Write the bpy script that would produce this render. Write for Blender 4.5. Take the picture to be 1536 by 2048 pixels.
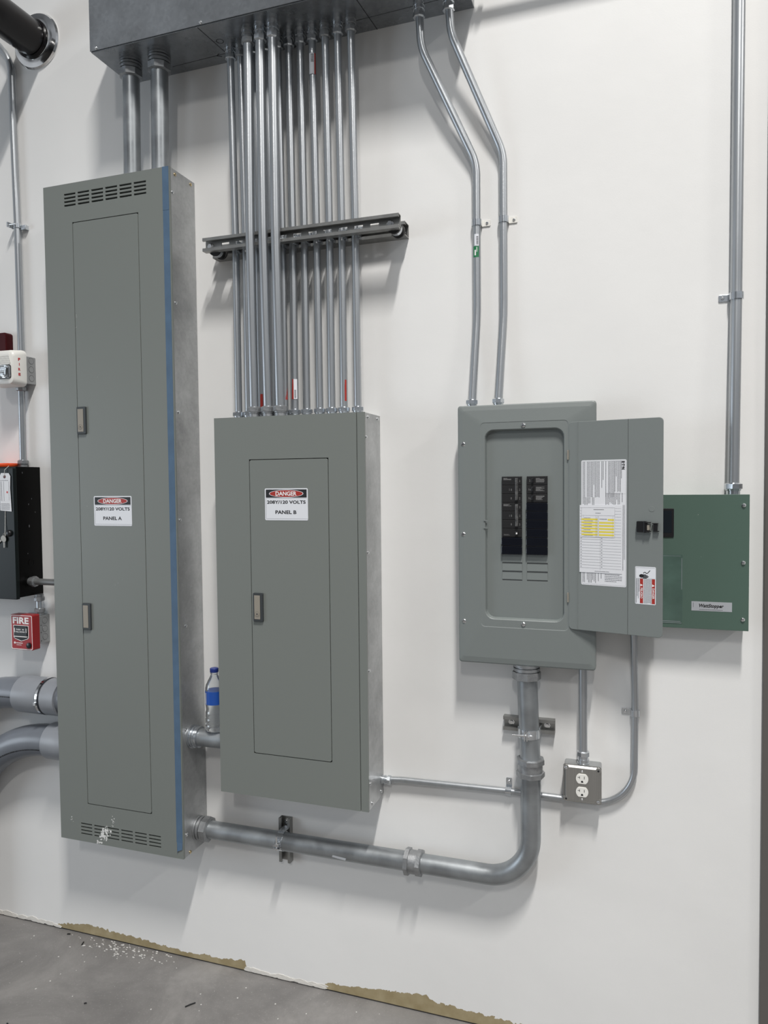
import bpy, math, random
from mathutils import Vector, Matrix
random.seed(7)
PI = math.pi
sc = bpy.context.scene
for o in list(bpy.data.objects): bpy.data.objects.remove(o)
C = sc.collection

# ------------------------------------------------------------------ camera, light, exposure
F_PX = 1457.38
YAW, PITCH, ROLL = math.radians(18.7908), math.radians(-2.2598), math.radians(-0.5758)
fw = Vector((-math.sin(YAW)*math.cos(PITCH), math.cos(YAW)*math.cos(PITCH), math.sin(PITCH)))
r0 = Vector((math.cos(YAW), math.sin(YAW), 0)); u0 = r0.cross(fw)
rr = r0*math.cos(ROLL)+u0*math.sin(ROLL); uu = -r0*math.sin(ROLL)+u0*math.cos(ROLL)
cam_d = bpy.data.cameras.new('camera'); cam = bpy.data.objects.new('camera', cam_d); C.objects.link(cam)
m = Matrix((rr, uu, -fw)).transposed().to_4x4(); m.translation = Vector((1.97891, -2.16659, 1.68402))
cam.matrix_world = m
cam_d.sensor_fit = 'HORIZONTAL'; cam_d.sensor_width = 36; cam_d.lens = F_PX*36/1536
cam_d.clip_start = 0.05
sc.camera = cam
sc.view_settings.view_transform = 'Standard'; sc.view_settings.look = 'None'
sc.view_settings.gamma = 1; sc.view_settings.use_curve_mapping = False
sc.view_settings.exposure = 0.0

w = bpy.data.worlds.new('hall_air'); sc.world = w; w.use_nodes = True
bg = w.node_tree.nodes['Background']; bg.inputs[0].default_value = (0.86, 0.93, 1.0, 1); bg.inputs[1].default_value = 1.0
# the rest of the hall as seen from the wall: pale upper air, darker racking and openings lower down
_nt = w.node_tree; _tc = _nt.nodes.new('ShaderNodeTexCoord'); _sp = _nt.nodes.new('ShaderNodeSeparateXYZ'); _nt.links.new(_tc.outputs['Generated'], _sp.inputs[0])
_cr = _nt.nodes.new('ShaderNodeValToRGB'); _e = _cr.color_ramp.elements
_mr = _nt.nodes.new('ShaderNodeMapRange'); _mr.inputs[1].default_value = -1; _mr.inputs[2].default_value = 1; _nt.links.new(_sp.outputs[2], _mr.inputs[0]); _nt.links.new(_mr.outputs[0], _cr.inputs[0])
_e[0].position = 0.45; _e[0].color = (0.10, 0.105, 0.11, 1); _e[1].position = 1.0; _e[1].color = (0.10, 0.105, 0.11, 1)
for _p, _c in ((0.52, 0.16), (0.60, 0.30), (0.72, 0.26), (0.85, 0.13)):
    _q = _e.new(_p); _q.color = (_c*0.95, _c, _c*1.06, 1)
_ns = _nt.nodes.new('ShaderNodeTexNoise'); _ns.inputs['Scale'].default_value = 2.2; _ns.inputs['Detail'].default_value = 2; _nt.links.new(_tc.outputs['Generated'], _ns.inputs['Vector'])
_m2 = _nt.nodes.new('ShaderNodeMapRange'); _m2.inputs[1].default_value = 0.38; _m2.inputs[2].default_value = 0.62; _m2.inputs[3].default_value = 0.35; _m2.inputs[4].default_value = 1.75; _nt.links.new(_ns.outputs[0], _m2.inputs[0])
_vm = _nt.nodes.new('ShaderNodeVectorMath'); _vm.operation = 'SCALE'; _nt.links.new(_cr.outputs[0], _vm.inputs[0]); _nt.links.new(_m2.outputs[0], _vm.inputs['Scale']); _nt.links.new(_vm.outputs[0], bg.inputs[0])

def area(name, loc, sx, sy, power, col=(1, 0.975, 0.94), rot=(0, 0, 0), spread=180):
    d = bpy.data.lights.new(name, 'AREA'); d.shape = 'RECTANGLE'; d.size = sx; d.size_y = sy
    d.energy = power; d.color = col; d.spread = math.radians(spread)
    o = bpy.data.objects.new(name, d); C.objects.link(o); o.location = loc; o.rotation_euler = rot
    return o
# rows of linear high-bay fixtures hung across the hall
area('high_bay_light', (2.70, -3.20, 7.60), 0.22, 1.30, 315, spread=116)
area('high_bay_light', (3.00, -8.60, 7.60), 0.22, 1.35, 230)
area('high_bay_light', (9.50, -3.30, 7.60), 0.22, 1.35, 260)
# cool fill light added low at far left for bluish shadows, dock door assumed
area('cool_fill_light', (-5.5, -4.2, 1.5), 2.6, 2.6, 110, (0.80, 0.90, 1.0), (0, math.radians(-90), math.radians(25)))

# ------------------------------------------------------------------ materials
MATS = {}
def mat(name, col, rough=0.5, metal=0.0, bump=0.0, bscale=60, var=0.0, vscale=8, spec=None, trans=0, coat=0, rvar=0.0, stretch=None, ior=None):
    if name in MATS: return MATS[name]
    m = bpy.data.materials.new(name); m.use_nodes = True; nt = m.node_tree; b = nt.nodes['Principled BSDF']
    b.inputs['Base Color'].default_value = (*col, 1); b.inputs['Roughness'].default_value = rough; b.inputs['Metallic'].default_value = metal
    if spec is not None: b.inputs['Specular IOR Level'].default_value = spec
    if trans: b.inputs['Transmission Weight'].default_value = trans
    if coat: b.inputs['Coat Weight'].default_value = coat
    if ior: b.inputs['IOR'].default_value = ior
    tc = nt.nodes.new('ShaderNodeTexCoord'); src = tc.outputs['Object']
    if stretch:
        mp = nt.nodes.new('ShaderNodeMapping'); mp.inputs['Scale'].default_value = stretch
        nt.links.new(src, mp.inputs[0]); src = mp.outputs[0]
    if var or rvar:
        n = nt.nodes.new('ShaderNodeTexNoise'); n.inputs['Scale'].default_value = vscale; n.inputs['Detail'].default_value = 5
        nt.links.new(src, n.inputs['Vector'])
        if var:
            r = nt.nodes.new('ShaderNodeMapRange'); r.inputs[1].default_value = 0.3; r.inputs[2].default_value = 0.7
            r.inputs[3].default_value = 1-var; r.inputs[4].default_value = 1+var*0.6
            nt.links.new(n.outputs[0], r.inputs[0])
            h = nt.nodes.new('ShaderNodeHueSaturation'); h.inputs['Color'].default_value = (*col, 1)
            nt.links.new(r.outputs[0], h.inputs['Value']); nt.links.new(h.outputs[0], b.inputs['Base Color'])
        if rvar:
            r = nt.nodes.new('ShaderNodeMapRange'); r.inputs[1].default_value = 0.3; r.inputs[2].default_value = 0.7
            r.inputs[3].default_value = rough-rvar; r.inputs[4].default_value = rough+rvar
            nt.links.new(n.outputs[0], r.inputs[0]); nt.links.new(r.outputs[0], b.inputs['Roughness'])
    if bump:
        n2 = nt.nodes.new('ShaderNodeTexNoise'); n2.inputs['Scale'].default_value = bscale; n2.inputs['Detail'].default_value = 3
        nt.links.new(src, n2.inputs['Vector'])
        bp = nt.nodes.new('ShaderNodeBump'); bp.inputs['Strength'].default_value = bump; bp.inputs['Distance'].default_value = 0.002
        nt.links.new(n2.outputs[0], bp.inputs['Height']); nt.links.new(bp.outputs[0], b.inputs['Normal'])
    MATS[name] = m; return m

def galv(name, col, rough, scale=45):
    """hot-dip galvanised sheet: zinc spangle and cloudy roughness"""
    m = bpy.data.materials.new(name); m.use_nodes = True; nt = m.node_tree; b = nt.nodes['Principled BSDF']
    L = nt.links.new
    tc = nt.nodes.new('ShaderNodeTexCoord')
    v = nt.nodes.new('ShaderNodeTexVoronoi'); v.inputs['Scale'].default_value = scale; L(tc.outputs['Object'], v.inputs['Vector'])
    n = nt.nodes.new('ShaderNodeTexNoise'); n.inputs['Scale'].default_value = 5; n.inputs['Detail'].default_value = 6; n.inputs['Roughness'].default_value = 0.65
    L(tc.outputs['Object'], n.inputs['Vector'])
    mx = nt.nodes.new('ShaderNodeMix'); mx.data_type = 'RGBA'; mx.inputs[0].default_value = 0.05
    hs = nt.nodes.new('ShaderNodeHueSaturation'); hs.inputs['Color'].default_value = (*col, 1)
    mr = nt.nodes.new('ShaderNodeMapRange'); mr.inputs[1].default_value = 0.3; mr.inputs[2].default_value = 0.72; mr.inputs[3].default_value = 0.74; mr.inputs[4].default_value = 1.18
    L(n.outputs[0], mr.inputs[0]); L(mr.outputs[0], hs.inputs['Value']); L(hs.outputs[0], mx.inputs[6])
    bw = nt.nodes.new('ShaderNodeRGBToBW'); L(v.outputs['Color'], bw.inputs[0]); L(bw.outputs[0], mx.inputs[7])
    L(mx.outputs[2], b.inputs['Base Color'])
    r2 = nt.nodes.new('ShaderNodeMapRange'); r2.inputs[1].default_value = 0.3; r2.inputs[2].default_value = 0.7; r2.inputs[3].default_value = rough+0.1; r2.inputs[4].default_value = rough-0.08
    L(n.outputs[0], r2.inputs[0]); L(r2.outputs[0], b.inputs['Roughness'])
    b.inputs['Metallic'].default_value = 0.85
    MATS[name] = m; return m

GREY = mat('grey_enamel', (0.175, 0.190, 0.178), 0.42, bump=0.06, bscale=900)
GREYC = mat('light_grey_enamel', (0.180, 0.200, 0.196), 0.45, bump=0.1, bscale=800)
GREEN = mat('green_enamel', (0.068, 0.115, 0.092), 0.45, bump=0.08, bscale=700)
DUCT = galv('galvanised_sheet', (0.31, 0.325, 0.34), 0.25, 90)
SIDE = galv('galvanised_box_side', (0.44, 0.45, 0.455), 0.42, 110)
EMT = mat('zinc_tube', (0.46, 0.48, 0.50), 0.36, 0.88, var=0.08, vscale=1.0, stretch=(60, 60, 5))
RIGID = mat('worn_zinc_tube', (0.34, 0.36, 0.375), 0.40, 0.82, bump=0.03, bscale=160, var=0.22, vscale=14, rvar=0.08)
STEEL = mat('bright_zinc_fitting', (0.62, 0.65, 0.68), 0.22, 0.95, var=0.1, vscale=40)
CAST = mat('dull_cast_fitting', (0.36, 0.37, 0.38), 0.45, 0.85, bump=0.25, bscale=180, var=0.2, vscale=60)
STRUT = mat('zinc_strut', (0.34, 0.34, 0.33), 0.42, 0.9, var=0.15, vscale=30)
SCREW = mat('zinc_screw', (0.75, 0.76, 0.77), 0.2, 1.0)
BRASS = mat('yellow_zinc_screw', (0.62, 0.50, 0.30), 0.3, 1.0)
BLACK = mat('black_enamel', (0.002, 0.002, 0.002), 0.30, spec=0.12, bump=0.05, bscale=90, var=0.2)
BLACKDOOR = mat('black_enamel_door', (0.005, 0.008, 0.008), 0.38, spec=0.22, bump=0.04, bscale=300)
PIPE = mat('black_pipe_paint', (0.004, 0.003, 0.0035), 0.20, bump=0.2, bscale=30, spec=0.3)
CHROME = mat('chrome', (0.80, 0.80, 0.80), 0.10, 1.0, bump=0.1, bscale=12)
BPLAST = mat('black_plastic', (0.008, 0.008, 0.009), 0.32)
BREAK = mat('breaker_plastic', (0.007, 0.007, 0.008), 0.5)
FILLER = mat('glossy_filler_plastic', (0.006, 0.007, 0.011), 0.12, bump=0.3, bscale=40)
BEZEL = mat('dark_bezel_plastic', (0.035, 0.040, 0.043), 0.45)
INSERT = mat('taupe_latch_plastic', (0.27, 0.245, 0.205), 0.45)
DARKMARK = mat('dark_marking', (0.02, 0.02, 0.022), 0.6)
LABEL = mat('white_label', (0.72, 0.74, 0.78), 0.4)
PAPER = mat('printed_paper', (0.70, 0.71, 0.74), 0.6)
INKGREY = mat('grey_ink', (0.16, 0.165, 0.18), 0.6)
INK = mat('black_ink', (0.014, 0.014, 0.016), 0.5)
REDL = mat('red_label_ink', (0.36, 0.030, 0.022), 0.4)
REDP = mat('red_enamel', (0.30, 0.010, 0.012), 0.33)
REDD = mat('dark_red_enamel', (0.045, 0.0015, 0.003), 0.5, spec=0.2)
REDTXT = mat('red_lettering', (0.50, 0.03, 0.03), 0.5)
WHITE = mat('white_plastic', (0.78, 0.77, 0.73), 0.35)
WLET = mat('white_lettering', (0.80, 0.78, 0.78), 0.5)
SILVERL = mat('silver_label', (0.42, 0.44, 0.47), 0.35, 0.2)
YEL = mat('yellow_highlight', (0.72, 0.60, 0.07), 0.6)
TAPE = mat('blue_tape', (0.072, 0.128, 0.205), 0.6, bump=0.25, bscale=40, var=0.12, vscale=20)
PVC = mat('grey_pvc', (0.155, 0.170, 0.195), 0.30, bump=0.05, bscale=60, var=0.10, vscale=9)
PVCL = mat('light_grey_pvc', (0.25, 0.265, 0.29), 0.38, bump=0.05, bscale=80, var=0.08, vscale=14)
ORANGE = mat('orange_plastic', (0.80, 0.085, 0.018), 0.35)
JDARK = mat('knockout_groove', (0.10, 0.10, 0.105), 0.6, 0.3)
JBOX = mat('grey_junction_steel', (0.36, 0.37, 0.375), 0.42, 0.7, var=0.1, vscale=30)
PLATE = mat('stainless_cover', (0.42, 0.415, 0.40), 0.36, 0.95, stretch=(300, 300, 4), bump=0.05, bscale=1, var=0.08, vscale=1)
BLUEL = mat('blue_bottle_label', (0.012, 0.075, 0.36), 0.35)
BLUECAP = mat('blue_cap', (0.01, 0.03, 0.20), 0.35)
PET = mat('clear_plastic', (0.95, 0.97, 0.98), 0.04, trans=1.0, ior=1.25)
LENS = mat('clear_lens', (0.93, 0.95, 0.96), 0.03, trans=1.0, ior=1.45)
SPLAT = mat('white_paint_splatter', (0.66, 0.66, 0.65), 0.7)
SCREEN = mat('dark_display', (0.008, 0.012, 0.016), 0.12)
REFLECT = mat('reflector', (0.75, 0.75, 0.75), 0.15, 1.0)
GREENL = mat('green_sticker_ink', (0.01, 0.17, 0.06), 0.5)
TRIMM = mat('grey_brown_trim_paint', (0.10, 0.094, 0.088), 0.5)
CHIP = mat('pale_paint_chip', (0.55, 0.54, 0.52), 0.8)
CLEARF = mat('clear_film', (0.075, 0.125, 0.105), 0.14, bump=0.5, bscale=25, var=0.25, vscale=14)
STRING = mat('white_string', (0.5, 0.5, 0.48), 0.8)
RUBBER = mat('black_rubber', (0.008, 0.008, 0.008), 0.6)

# wall paint, with the bare tan board face left along the foot of the wall
def wall_material():
    m = bpy.data.materials.new('white_wall_paint'); m.use_nodes = True; nt = m.node_tree; b = nt.nodes['Principled BSDF']; L = nt.links.new
    N = nt.nodes.new
    tc = N('ShaderNodeTexCoord'); sx = N('ShaderNodeSeparateXYZ'); L(tc.outputs['Object'], sx.inputs[0])
    mr = N('ShaderNodeMapRange'); mr.inputs[1].default_value = -0.4; mr.inputs[2].default_value = 2.2; L(sx.outputs[0], mr.inputs[0])
    cr = N('ShaderNodeValToRGB'); e = cr.color_ramp.elements
    pts = [(-0.40, 0), (-0.12, 0.0), (-0.067, 0.022), (0.054, 0.042), (0.125, 0.037), (0.265, 0.033), (0.464, 0.022), (0.634, 0.028), (0.719, 0.040), (0.724, 0.0), (0.985, 0.0), (1.029, 0.027), (1.215, 0.044), (1.371, 0.062), (1.384, 0.046), (1.514, 0.041), (1.70, 0.034), (1.95, 0.02)]
    e[0].position = 0; e[0].color = (0, 0, 0, 1); e[1].position = 1; e[1].color = (0.1, 0.1, 0.1, 1)
    for x, h in pts[1:]:
        q = e.new((x+0.4)/2.6); q.color = (h*10, h*10, h*10, 1)
    L(mr.outputs[0], cr.inputs[0])
    n = N('ShaderNodeTexNoise'); n.inputs['Scale'].default_value = 55; n.inputs['Detail'].default_value = 6; L(tc.outputs['Object'], n.inputs['Vector'])
    n1 = N('ShaderNodeMath'); n1.operation = 'MULTIPLY_ADD'; n1.inputs[1].default_value = 0.30; n1.inputs[2].default_value = -0.15; L(n.outputs[0], n1.inputs[0])
    z10 = N('ShaderNodeMath'); z10.operation = 'MULTIPLY_ADD'; z10.inputs[1].default_value = 10; L(sx.outputs[2], z10.inputs[0]); L(n1.outputs[0], z10.inputs[2])
    lt = N('ShaderNodeMath'); lt.operation = 'LESS_THAN'; L(z10.outputs[0], lt.inputs[0]); L(cr.outputs[0], lt.inputs[1])
    pn = N('ShaderNodeTexNoise'); pn.inputs['Scale'].default_value = 1.7; pn.inputs['Detail'].default_value = 4; L(tc.outputs['Object'], pn.inputs['Vector'])
    pr = N('ShaderNodeValToRGB'); pr.color_ramp.elements[0].position = 0.3; pr.color_ramp.elements[0].color = (0.725, 0.722, 0.712, 1)
    pr.color_ramp.elements[1].position = 0.7; pr.color_ramp.elements[1].color = (0.775, 0.772, 0.762, 1); L(pn.outputs[0], pr.inputs[0])
    tn = N('ShaderNodeTexNoise'); tn.inputs['Scale'].default_value = 22; tn.inputs['Detail'].default_value = 5; L(tc.outputs['Object'], tn.inputs['Vector'])
    tr = N('ShaderNodeValToRGB'); tr.color_ramp.elements[0].position = 0.3; tr.color_ramp.elements[0].color = (0.27, 0.215, 0.115, 1)
    tr.color_ramp.elements[1].position = 0.7; tr.color_ramp.elements[1].color = (0.37, 0.31, 0.19, 1); L(tn.outputs[0], tr.inputs[0])
    mx = N('ShaderNodeMix'); mx.data_type = 'RGBA'; L(lt.outputs[0], mx.inputs[0]); L(pr.outputs[0], mx.inputs[6]); L(tr.outputs[0], mx.inputs[7]); L(mx.outputs[2], b.inputs['Base Color'])
    b.inputs['Roughness'].default_value = 0.55
    bn = N('ShaderNodeTexNoise'); bn.inputs['Scale'].default_value = 260; bn.inputs['Detail'].default_value = 4; L(tc.outputs['Object'], bn.inputs['Vector'])
    bn2 = N('ShaderNodeTexNoise'); bn2.inputs['Scale'].default_value = 7; bn2.inputs['Detail'].default_value = 3; L(tc.outputs['Object'], bn2.inputs['Vector'])
    bp = N('ShaderNodeBump'); bp.inputs['Strength'].default_value = 0.06; bp.inputs['Distance'].default_value = 0.002; L(bn.outputs[0], bp.inputs['Height'])
    bp2 = N('ShaderNodeBump'); bp2.inputs['Strength'].default_value = 0.25; bp2.inputs['Distance'].default_value = 0.004; L(bn2.outputs[0], bp2.inputs['Height']); L(bp.outputs[0], bp2.inputs['Normal'])
    L(bp2.outputs[0], b.inputs['Normal'])
    return m
def floor_material():
    m = bpy.data.materials.new('polished_concrete'); m.use_nodes = True; nt = m.node_tree; b = nt.nodes['Principled BSDF']; L = nt.links.new; N = nt.nodes.new
    tc = N('ShaderNodeTexCoord')
    n = N('ShaderNodeTexNoise'); n.inputs['Scale'].default_value = 2.6; n.inputs['Detail'].default_value = 10; n.inputs['Roughness'].default_value = 0.7; n.inputs['Distortion'].default_value = 0.6; L(tc.outputs['Object'], n.inputs['Vector'])
    cr = N('ShaderNodeValToRGB'); e = cr.color_ramp.elements
    e[0].position = 0.3; e[0].color = (0.125, 0.120, 0.117, 1); e[1].position = 0.72; e[1].color = (0.265, 0.255, 0.245, 1)
    q = e.new(0.52); q.color = (0.185, 0.178, 0.172, 1); L(n.outputs[0], cr.inputs[0])
    n2 = N('ShaderNodeTexNoise'); n2.inputs['Scale'].default_value = 160; n2.inputs['Detail'].default_value = 3; L(tc.outputs['Object'], n2.inputs['Vector'])
    mr = N('ShaderNodeMapRange'); mr.inputs[1].default_value = 0.62; mr.inputs[2].default_value = 0.78; L(n2.outputs[0], mr.inputs[0])
    mx = N('ShaderNodeMix'); mx.data_type = 'RGBA'; mx.inputs[7].default_value = (0.3, 0.29, 0.28, 1); L(mr.outputs[0], mx.inputs[0]); L(cr.outputs[0], mx.inputs[6]); L(mx.outputs[2], b.inputs['Base Color'])
    r = N('ShaderNodeMapRange'); r.inputs[3].default_value = 0.45; r.inputs[4].default_value = 0.7; L(n.outputs[0], r.inputs[0]); L(r.outputs[0], b.inputs['Roughness'])
    bp = N('ShaderNodeBump'); bp.inputs['Strength'].default_value = 0.2; bp.inputs['Distance'].default_value = 0.002; L(n2.outputs[0], bp.inputs['Height']); L(bp.outputs[0], b.inputs['Normal'])
    return m
WALLM = wall_material(); FLOORM = floor_material()

# ------------------------------------------------------------------ mesh helpers (d = distance out from the wall)
def rrect(x0, x1, z0, z1, r, n=5):
    p = []
    for cx, cz, a0 in ((x1-r, z1-r, 0), (x0+r, z1-r, PI/2), (x0+r, z0+r, PI), (x1-r, z0+r, 1.5*PI)):
        for i in range(n+1):
            a = a0+PI/2*i/n; p.append((cx+r*math.cos(a), cz+r*math.sin(a)))
    return p
def ell(cx, cz, rx, rz, n=28): return [(cx+rx*math.cos(2*PI*i/n), cz+rz*math.sin(2*PI*i/n)) for i in range(n)]
def frame_of(d):
    d = Vector(d).normalized(); a = Vector((0, 0, 1)) if abs(d.z) < 0.9 else Vector((0, 1, 0))
    s = d.cross(a).normalized(); return d, s, s.cross(d).normalized()

class MB:
    def __init__(self): self.v = []; self.f = []; self.s = []
    def add(self, vs, fs, smooth=False):
        k = len(self.v); self.v += [tuple(p) for p in vs]
        self.f += [[i+k for i in q] for q in fs]; self.s += [smooth]*len(fs); return self
    def box(self, x0, x1, d0, d1, z0, z1):
        y0, y1 = -d1, -d0
        v = [(x0, y0, z0), (x1, y0, z0), (x1, y1, z0), (x0, y1, z0), (x0, y0, z1), (x1, y0, z1), (x1, y1, z1), (x0, y1, z1)]
        return self.add(v, [(0, 3, 2, 1), (4, 5, 6, 7), (0, 1, 5, 4), (1, 2, 6, 5), (2, 3, 7, 6), (3, 0, 4, 7)])
    def prism(self, poly, d0, d1):
        n = len(poly); v = [(x, -d1, z) for x, z in poly]+[(x, -d0, z) for x, z in poly]
        fs = [list(range(n)), list(range(2*n-1, n-1, -1))]+[((i+1) % n, i, i+n, (i+1) % n+n) for i in range(n)]
        return self.add(v, fs)
    def loops(self, ls, smooth=False, cap0=False, cap1=False):
        """ls: list of (poly, d) with equal counts, bridged in order"""
        n = len(ls[0][0]); v = []; fs = []
        for poly, d in ls: v += [(x, -d, z) for x, z in poly]
        for k in range(len(ls)-1):
            for i in range(n):
                j = (i+1) % n; fs.append((k*n+i, k*n+j, (k+1)*n+j, (k+1)*n+i))
        if cap0: fs.append(list(range(n-1, -1, -1)))
        if cap1: fs.append([len(v)-n+i for i in range(n)])
        return self.add(v, fs, smooth)
    def lathe(self, o, axis, prof, n=24, smooth=True, rot=0.0):
        d, s, t = frame_of(axis); o = Vector(o); v = []; fs = []
        for h, r in prof:
            for i in range(n):
                a = 2*PI*i/n+rot; v.append(o+d*h+(s*math.cos(a)+t*math.sin(a))*max(r, 1e-5))
        for k in range(len(prof)-1):
            for i in range(n):
                j = (i+1) % n; fs.append((k*n+i, k*n+j, (k+1)*n+j, (k+1)*n+i))
        fs.append(list(range(n-1, -1, -1))); fs.append([len(v)-n+i for i in range(n)])
        return self.add(v, fs, smooth)
    def cyl(self, p0, p1, r, n=20, smooth=True):
        p0, p1 = Vector(p0), Vector(p1); return self.lathe(p0, p1-p0, [(0, r), ((p1-p0).length, r)], n, smooth)
    def sweep(self, pts, r, n=20, closed_caps=True):
        pts = [Vector(p) for p in pts]; v = []; fs = []; T = []
        for i in range(len(pts)):
            a = pts[max(i-1, 0)]; b = pts[min(i+1, len(pts)-1)]; T.append((b-a).normalized())
        _, s, t = frame_of(T[0])
        for i, p in enumerate(pts):
            s = (s-T[i]*s.dot(T[i])).normalized(); t = s.cross(T[i]).normalized()
            rad = r[i] if isinstance(r, (list, tuple)) else r
            for k in range(n):
                a = 2*PI*k/n; v.append(p+(s*math.cos(a)+t*math.sin(a))*rad)
        for i in range(len(pts)-1):
            for k in range(n):
                j = (k+1) % n; fs.append((i*n+k, i*n+j, (i+1)*n+j, (i+1)*n+k))
        fs.append(list(range(n-1, -1, -1))); fs.append([len(v)-n+i for i in range(n)])
        return self.add(v, fs, True)
    def screw(self, p, axis, r=0.0045, h=0.003):
        return self.lathe(p, axis, [(0, r), (h*0.5, r), (h, r*0.62), (h*1.05, 0)], 12, True)
    def xf(self, fn): self.v = [tuple(fn(Vector(p))) for p in self.v]; return self

def P(x, d, z): return Vector((x, -d, z))
def fillet(pts, rad, n=8):
    pts = [Vector(p) for p in pts]; out = [pts[0]]
    for i in range(1, len(pts)-1):
        a, b, c = pts[i-1], pts[i], pts[i+1]; u = (a-b).normalized(); v = (c-b).normalized()
        ang = u.angle(v)
        if ang > PI-0.003: out.append(b); continue
        R = rad[i-1] if isinstance(rad, (list, tuple)) else rad
        t = min(R/math.tan(ang/2), (a-b).length*(0.98 if i == 1 else 0.49), (c-b).length*(0.98 if i == len(pts)-2 else 0.49))
        R = t*math.tan(ang/2); ctr = b+(u+v).normalized()*(R/math.sin(ang/2))
        s = b+u*t-ctr; e = b+v*t-ctr; tot = s.angle(e); ax = s.cross(e).normalized()
        for k in range(n+1): out.append(ctr+Matrix.Rotation(tot*k/n, 3, ax) @ s)
    out.append(pts[-1]); return out

def origin(o):
    p = Vector((0, 0, 0))
    while o: p = p+o.location; o = o.parent
    return p
def part(name, mb, material, parent=None, bev=0, label=None, loc=None, smooth=None):
    me = bpy.data.meshes.new(name)
    off = origin(parent) if parent else (Vector(loc) if loc is not None else Vector((0, 0, 0)))
    me.from_pydata([Vector(p)-off for p in mb.v], [], mb.f); me.update()
    me.polygons.foreach_set('use_smooth', mb.s)
    if any(mb.s): me.set_sharp_from_angle(angle=math.radians(38))
    for mm in (material if isinstance(material, list) else [material]): me.materials.append(mm)
    o = bpy.data.objects.new(name, me); C.objects.link(o)
    if parent: o.parent = parent
    else: o.location = off
    if bev:
        b = o.modifiers.new('bevel', 'BEVEL'); b.width = bev; b.segments = 2; b.limit_method = 'ANGLE'; b.angle_limit = math.radians(40)
    if label: o['label'] = label
    return o
def tag(o, label, cat, group=None):
    o['label'] = label; o['category'] = cat
    if group: o['group'] = group
    return o
def thing(name, label, cat, loc, group=None):
    o = bpy.data.objects.new(name, None); o.empty_display_size = 0.03; C.objects.link(o); o.location = loc
    return tag(o, label, cat, group)
def struct(name, mb, material, bev=0):
    o = part(name, mb, material, bev=bev); o['kind'] = 'structure'; return o
def text_mb(s, cx, cz, wd, ht, d, off=0.0, th=0.0003, rot=0):
    """lettering as mesh, fitted to wd x ht, centred at (cx, cz) on the plane d"""
    cu = bpy.data.curves.new('t', 'FONT'); cu.body = s; cu.align_x = 'CENTER'; cu.offset = off; cu.extrude = 0.0; cu.resolution_u = 3
    ob = bpy.data.objects.new('t', cu); C.objects.link(ob)
    dg = bpy.context.evaluated_depsgraph_get(); me = bpy.data.meshes.new_from_object(ob.evaluated_get(dg))
    vs = [v.co.copy() for v in me.vertices]; fs = [list(p.vertices) for p in me.polygons]
    bpy.data.objects.remove(ob); bpy.data.curves.remove(cu); bpy.data.meshes.remove(me)
    x0 = min(v.x for v in vs); x1 = max(v.x for v in vs); y0 = min(v.y for v in vs); y1 = max(v.y for v in vs)
    sx = wd/(x1-x0); sy = ht/(y1-y0); out = []
    for v in vs:
        a = (v.x-(x0+x1)/2)*sx; b = (v.y-(y0+y1)/2)*sy
        if rot == -90: a, b = b, -a
        if rot == 180: a, b = -a, -b
        out.append((cx+a, -d-th, cz+b))
    return MB().add(out, fs)
def plate_with_holes(x0, x1, z0, z1, d0, d1, holes):
    """flat sheet with rectangular cut-outs (hx0, hx1, hz0, hz1)"""
    xs = sorted({round(a, 5) for a in [x0, x1]+[h[0] for h in holes]+[h[1] for h in holes]})
    zs = sorted({round(a, 5) for a in [z0, z1]+[h[2] for h in holes]+[h[3] for h in holes]})
    def solid(i, j):
        if i < 0 or j < 0 or i >= len(xs)-1 or j >= len(zs)-1: return False
        cx, cz = (xs[i]+xs[i+1])/2, (zs[j]+zs[j+1])/2
        return not any(h[0] < cx < h[1] and h[2] < cz < h[3] for h in holes)
    nx = len(xs); v = []; fs = []
    for d in (d1, d0):
        for z in zs:
            for x in xs: v.append((x, -d, z))
    K = nx*len(zs); I = lambda i, j, k: k*K+j*nx+i
    for i in range(nx-1):
        for j in range(len(zs)-1):
            if not solid(i, j): continue
            fs.append((I(i, j, 0), I(i+1, j, 0), I(i+1, j+1, 0), I(i, j+1, 0)))
            fs.append((I(i, j, 1), I(i, j+1, 1), I(i+1, j+1, 1), I(i+1, j, 1)))
            if not solid(i-1, j): fs.append((I(i, j, 0), I(i, j+1, 0), I(i, j+1, 1), I(i, j, 1)))
            if not solid(i+1, j): fs.append((I(i+1, j, 0), I(i+1, j, 1), I(i+1, j+1, 1), I(i+1, j+1, 0)))
            if not solid(i, j-1): fs.append((I(i, j, 0), I(i, j, 1), I(i+1, j, 1), I(i+1, j, 0)))
            if not solid(i, j+1): fs.append((I(i, j+1, 0), I(i+1, j+1, 0), I(i+1, j+1, 1), I(i, j+1, 1)))
    mb = MB().add(v, fs)
    used = sorted({i for f in mb.f for i in f}); mp = {a: b for b, a in enumerate(used)}
    mb.v = [mb.v[i] for i in used]; mb.f = [[mp[i] for i in f] for f in mb.f]; return mb
def tray(x0, x1, z0, z1, d0, d1, t=0.002):
    """open-fronted sheet box"""
    m_ = MB(); m_.box(x0, x1, d0, d0+t, z0, z1); m_.box(x0, x0+t, d0+t, d1, z0, z1); m_.box(x1-t, x1, d0+t, d1, z0, z1)
    m_.box(x0+t, x1-t, d0+t, d1, z0, z0+t); m_.box(x0+t, x1-t, d0+t, d1, z1-t, z1); return m_
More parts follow.
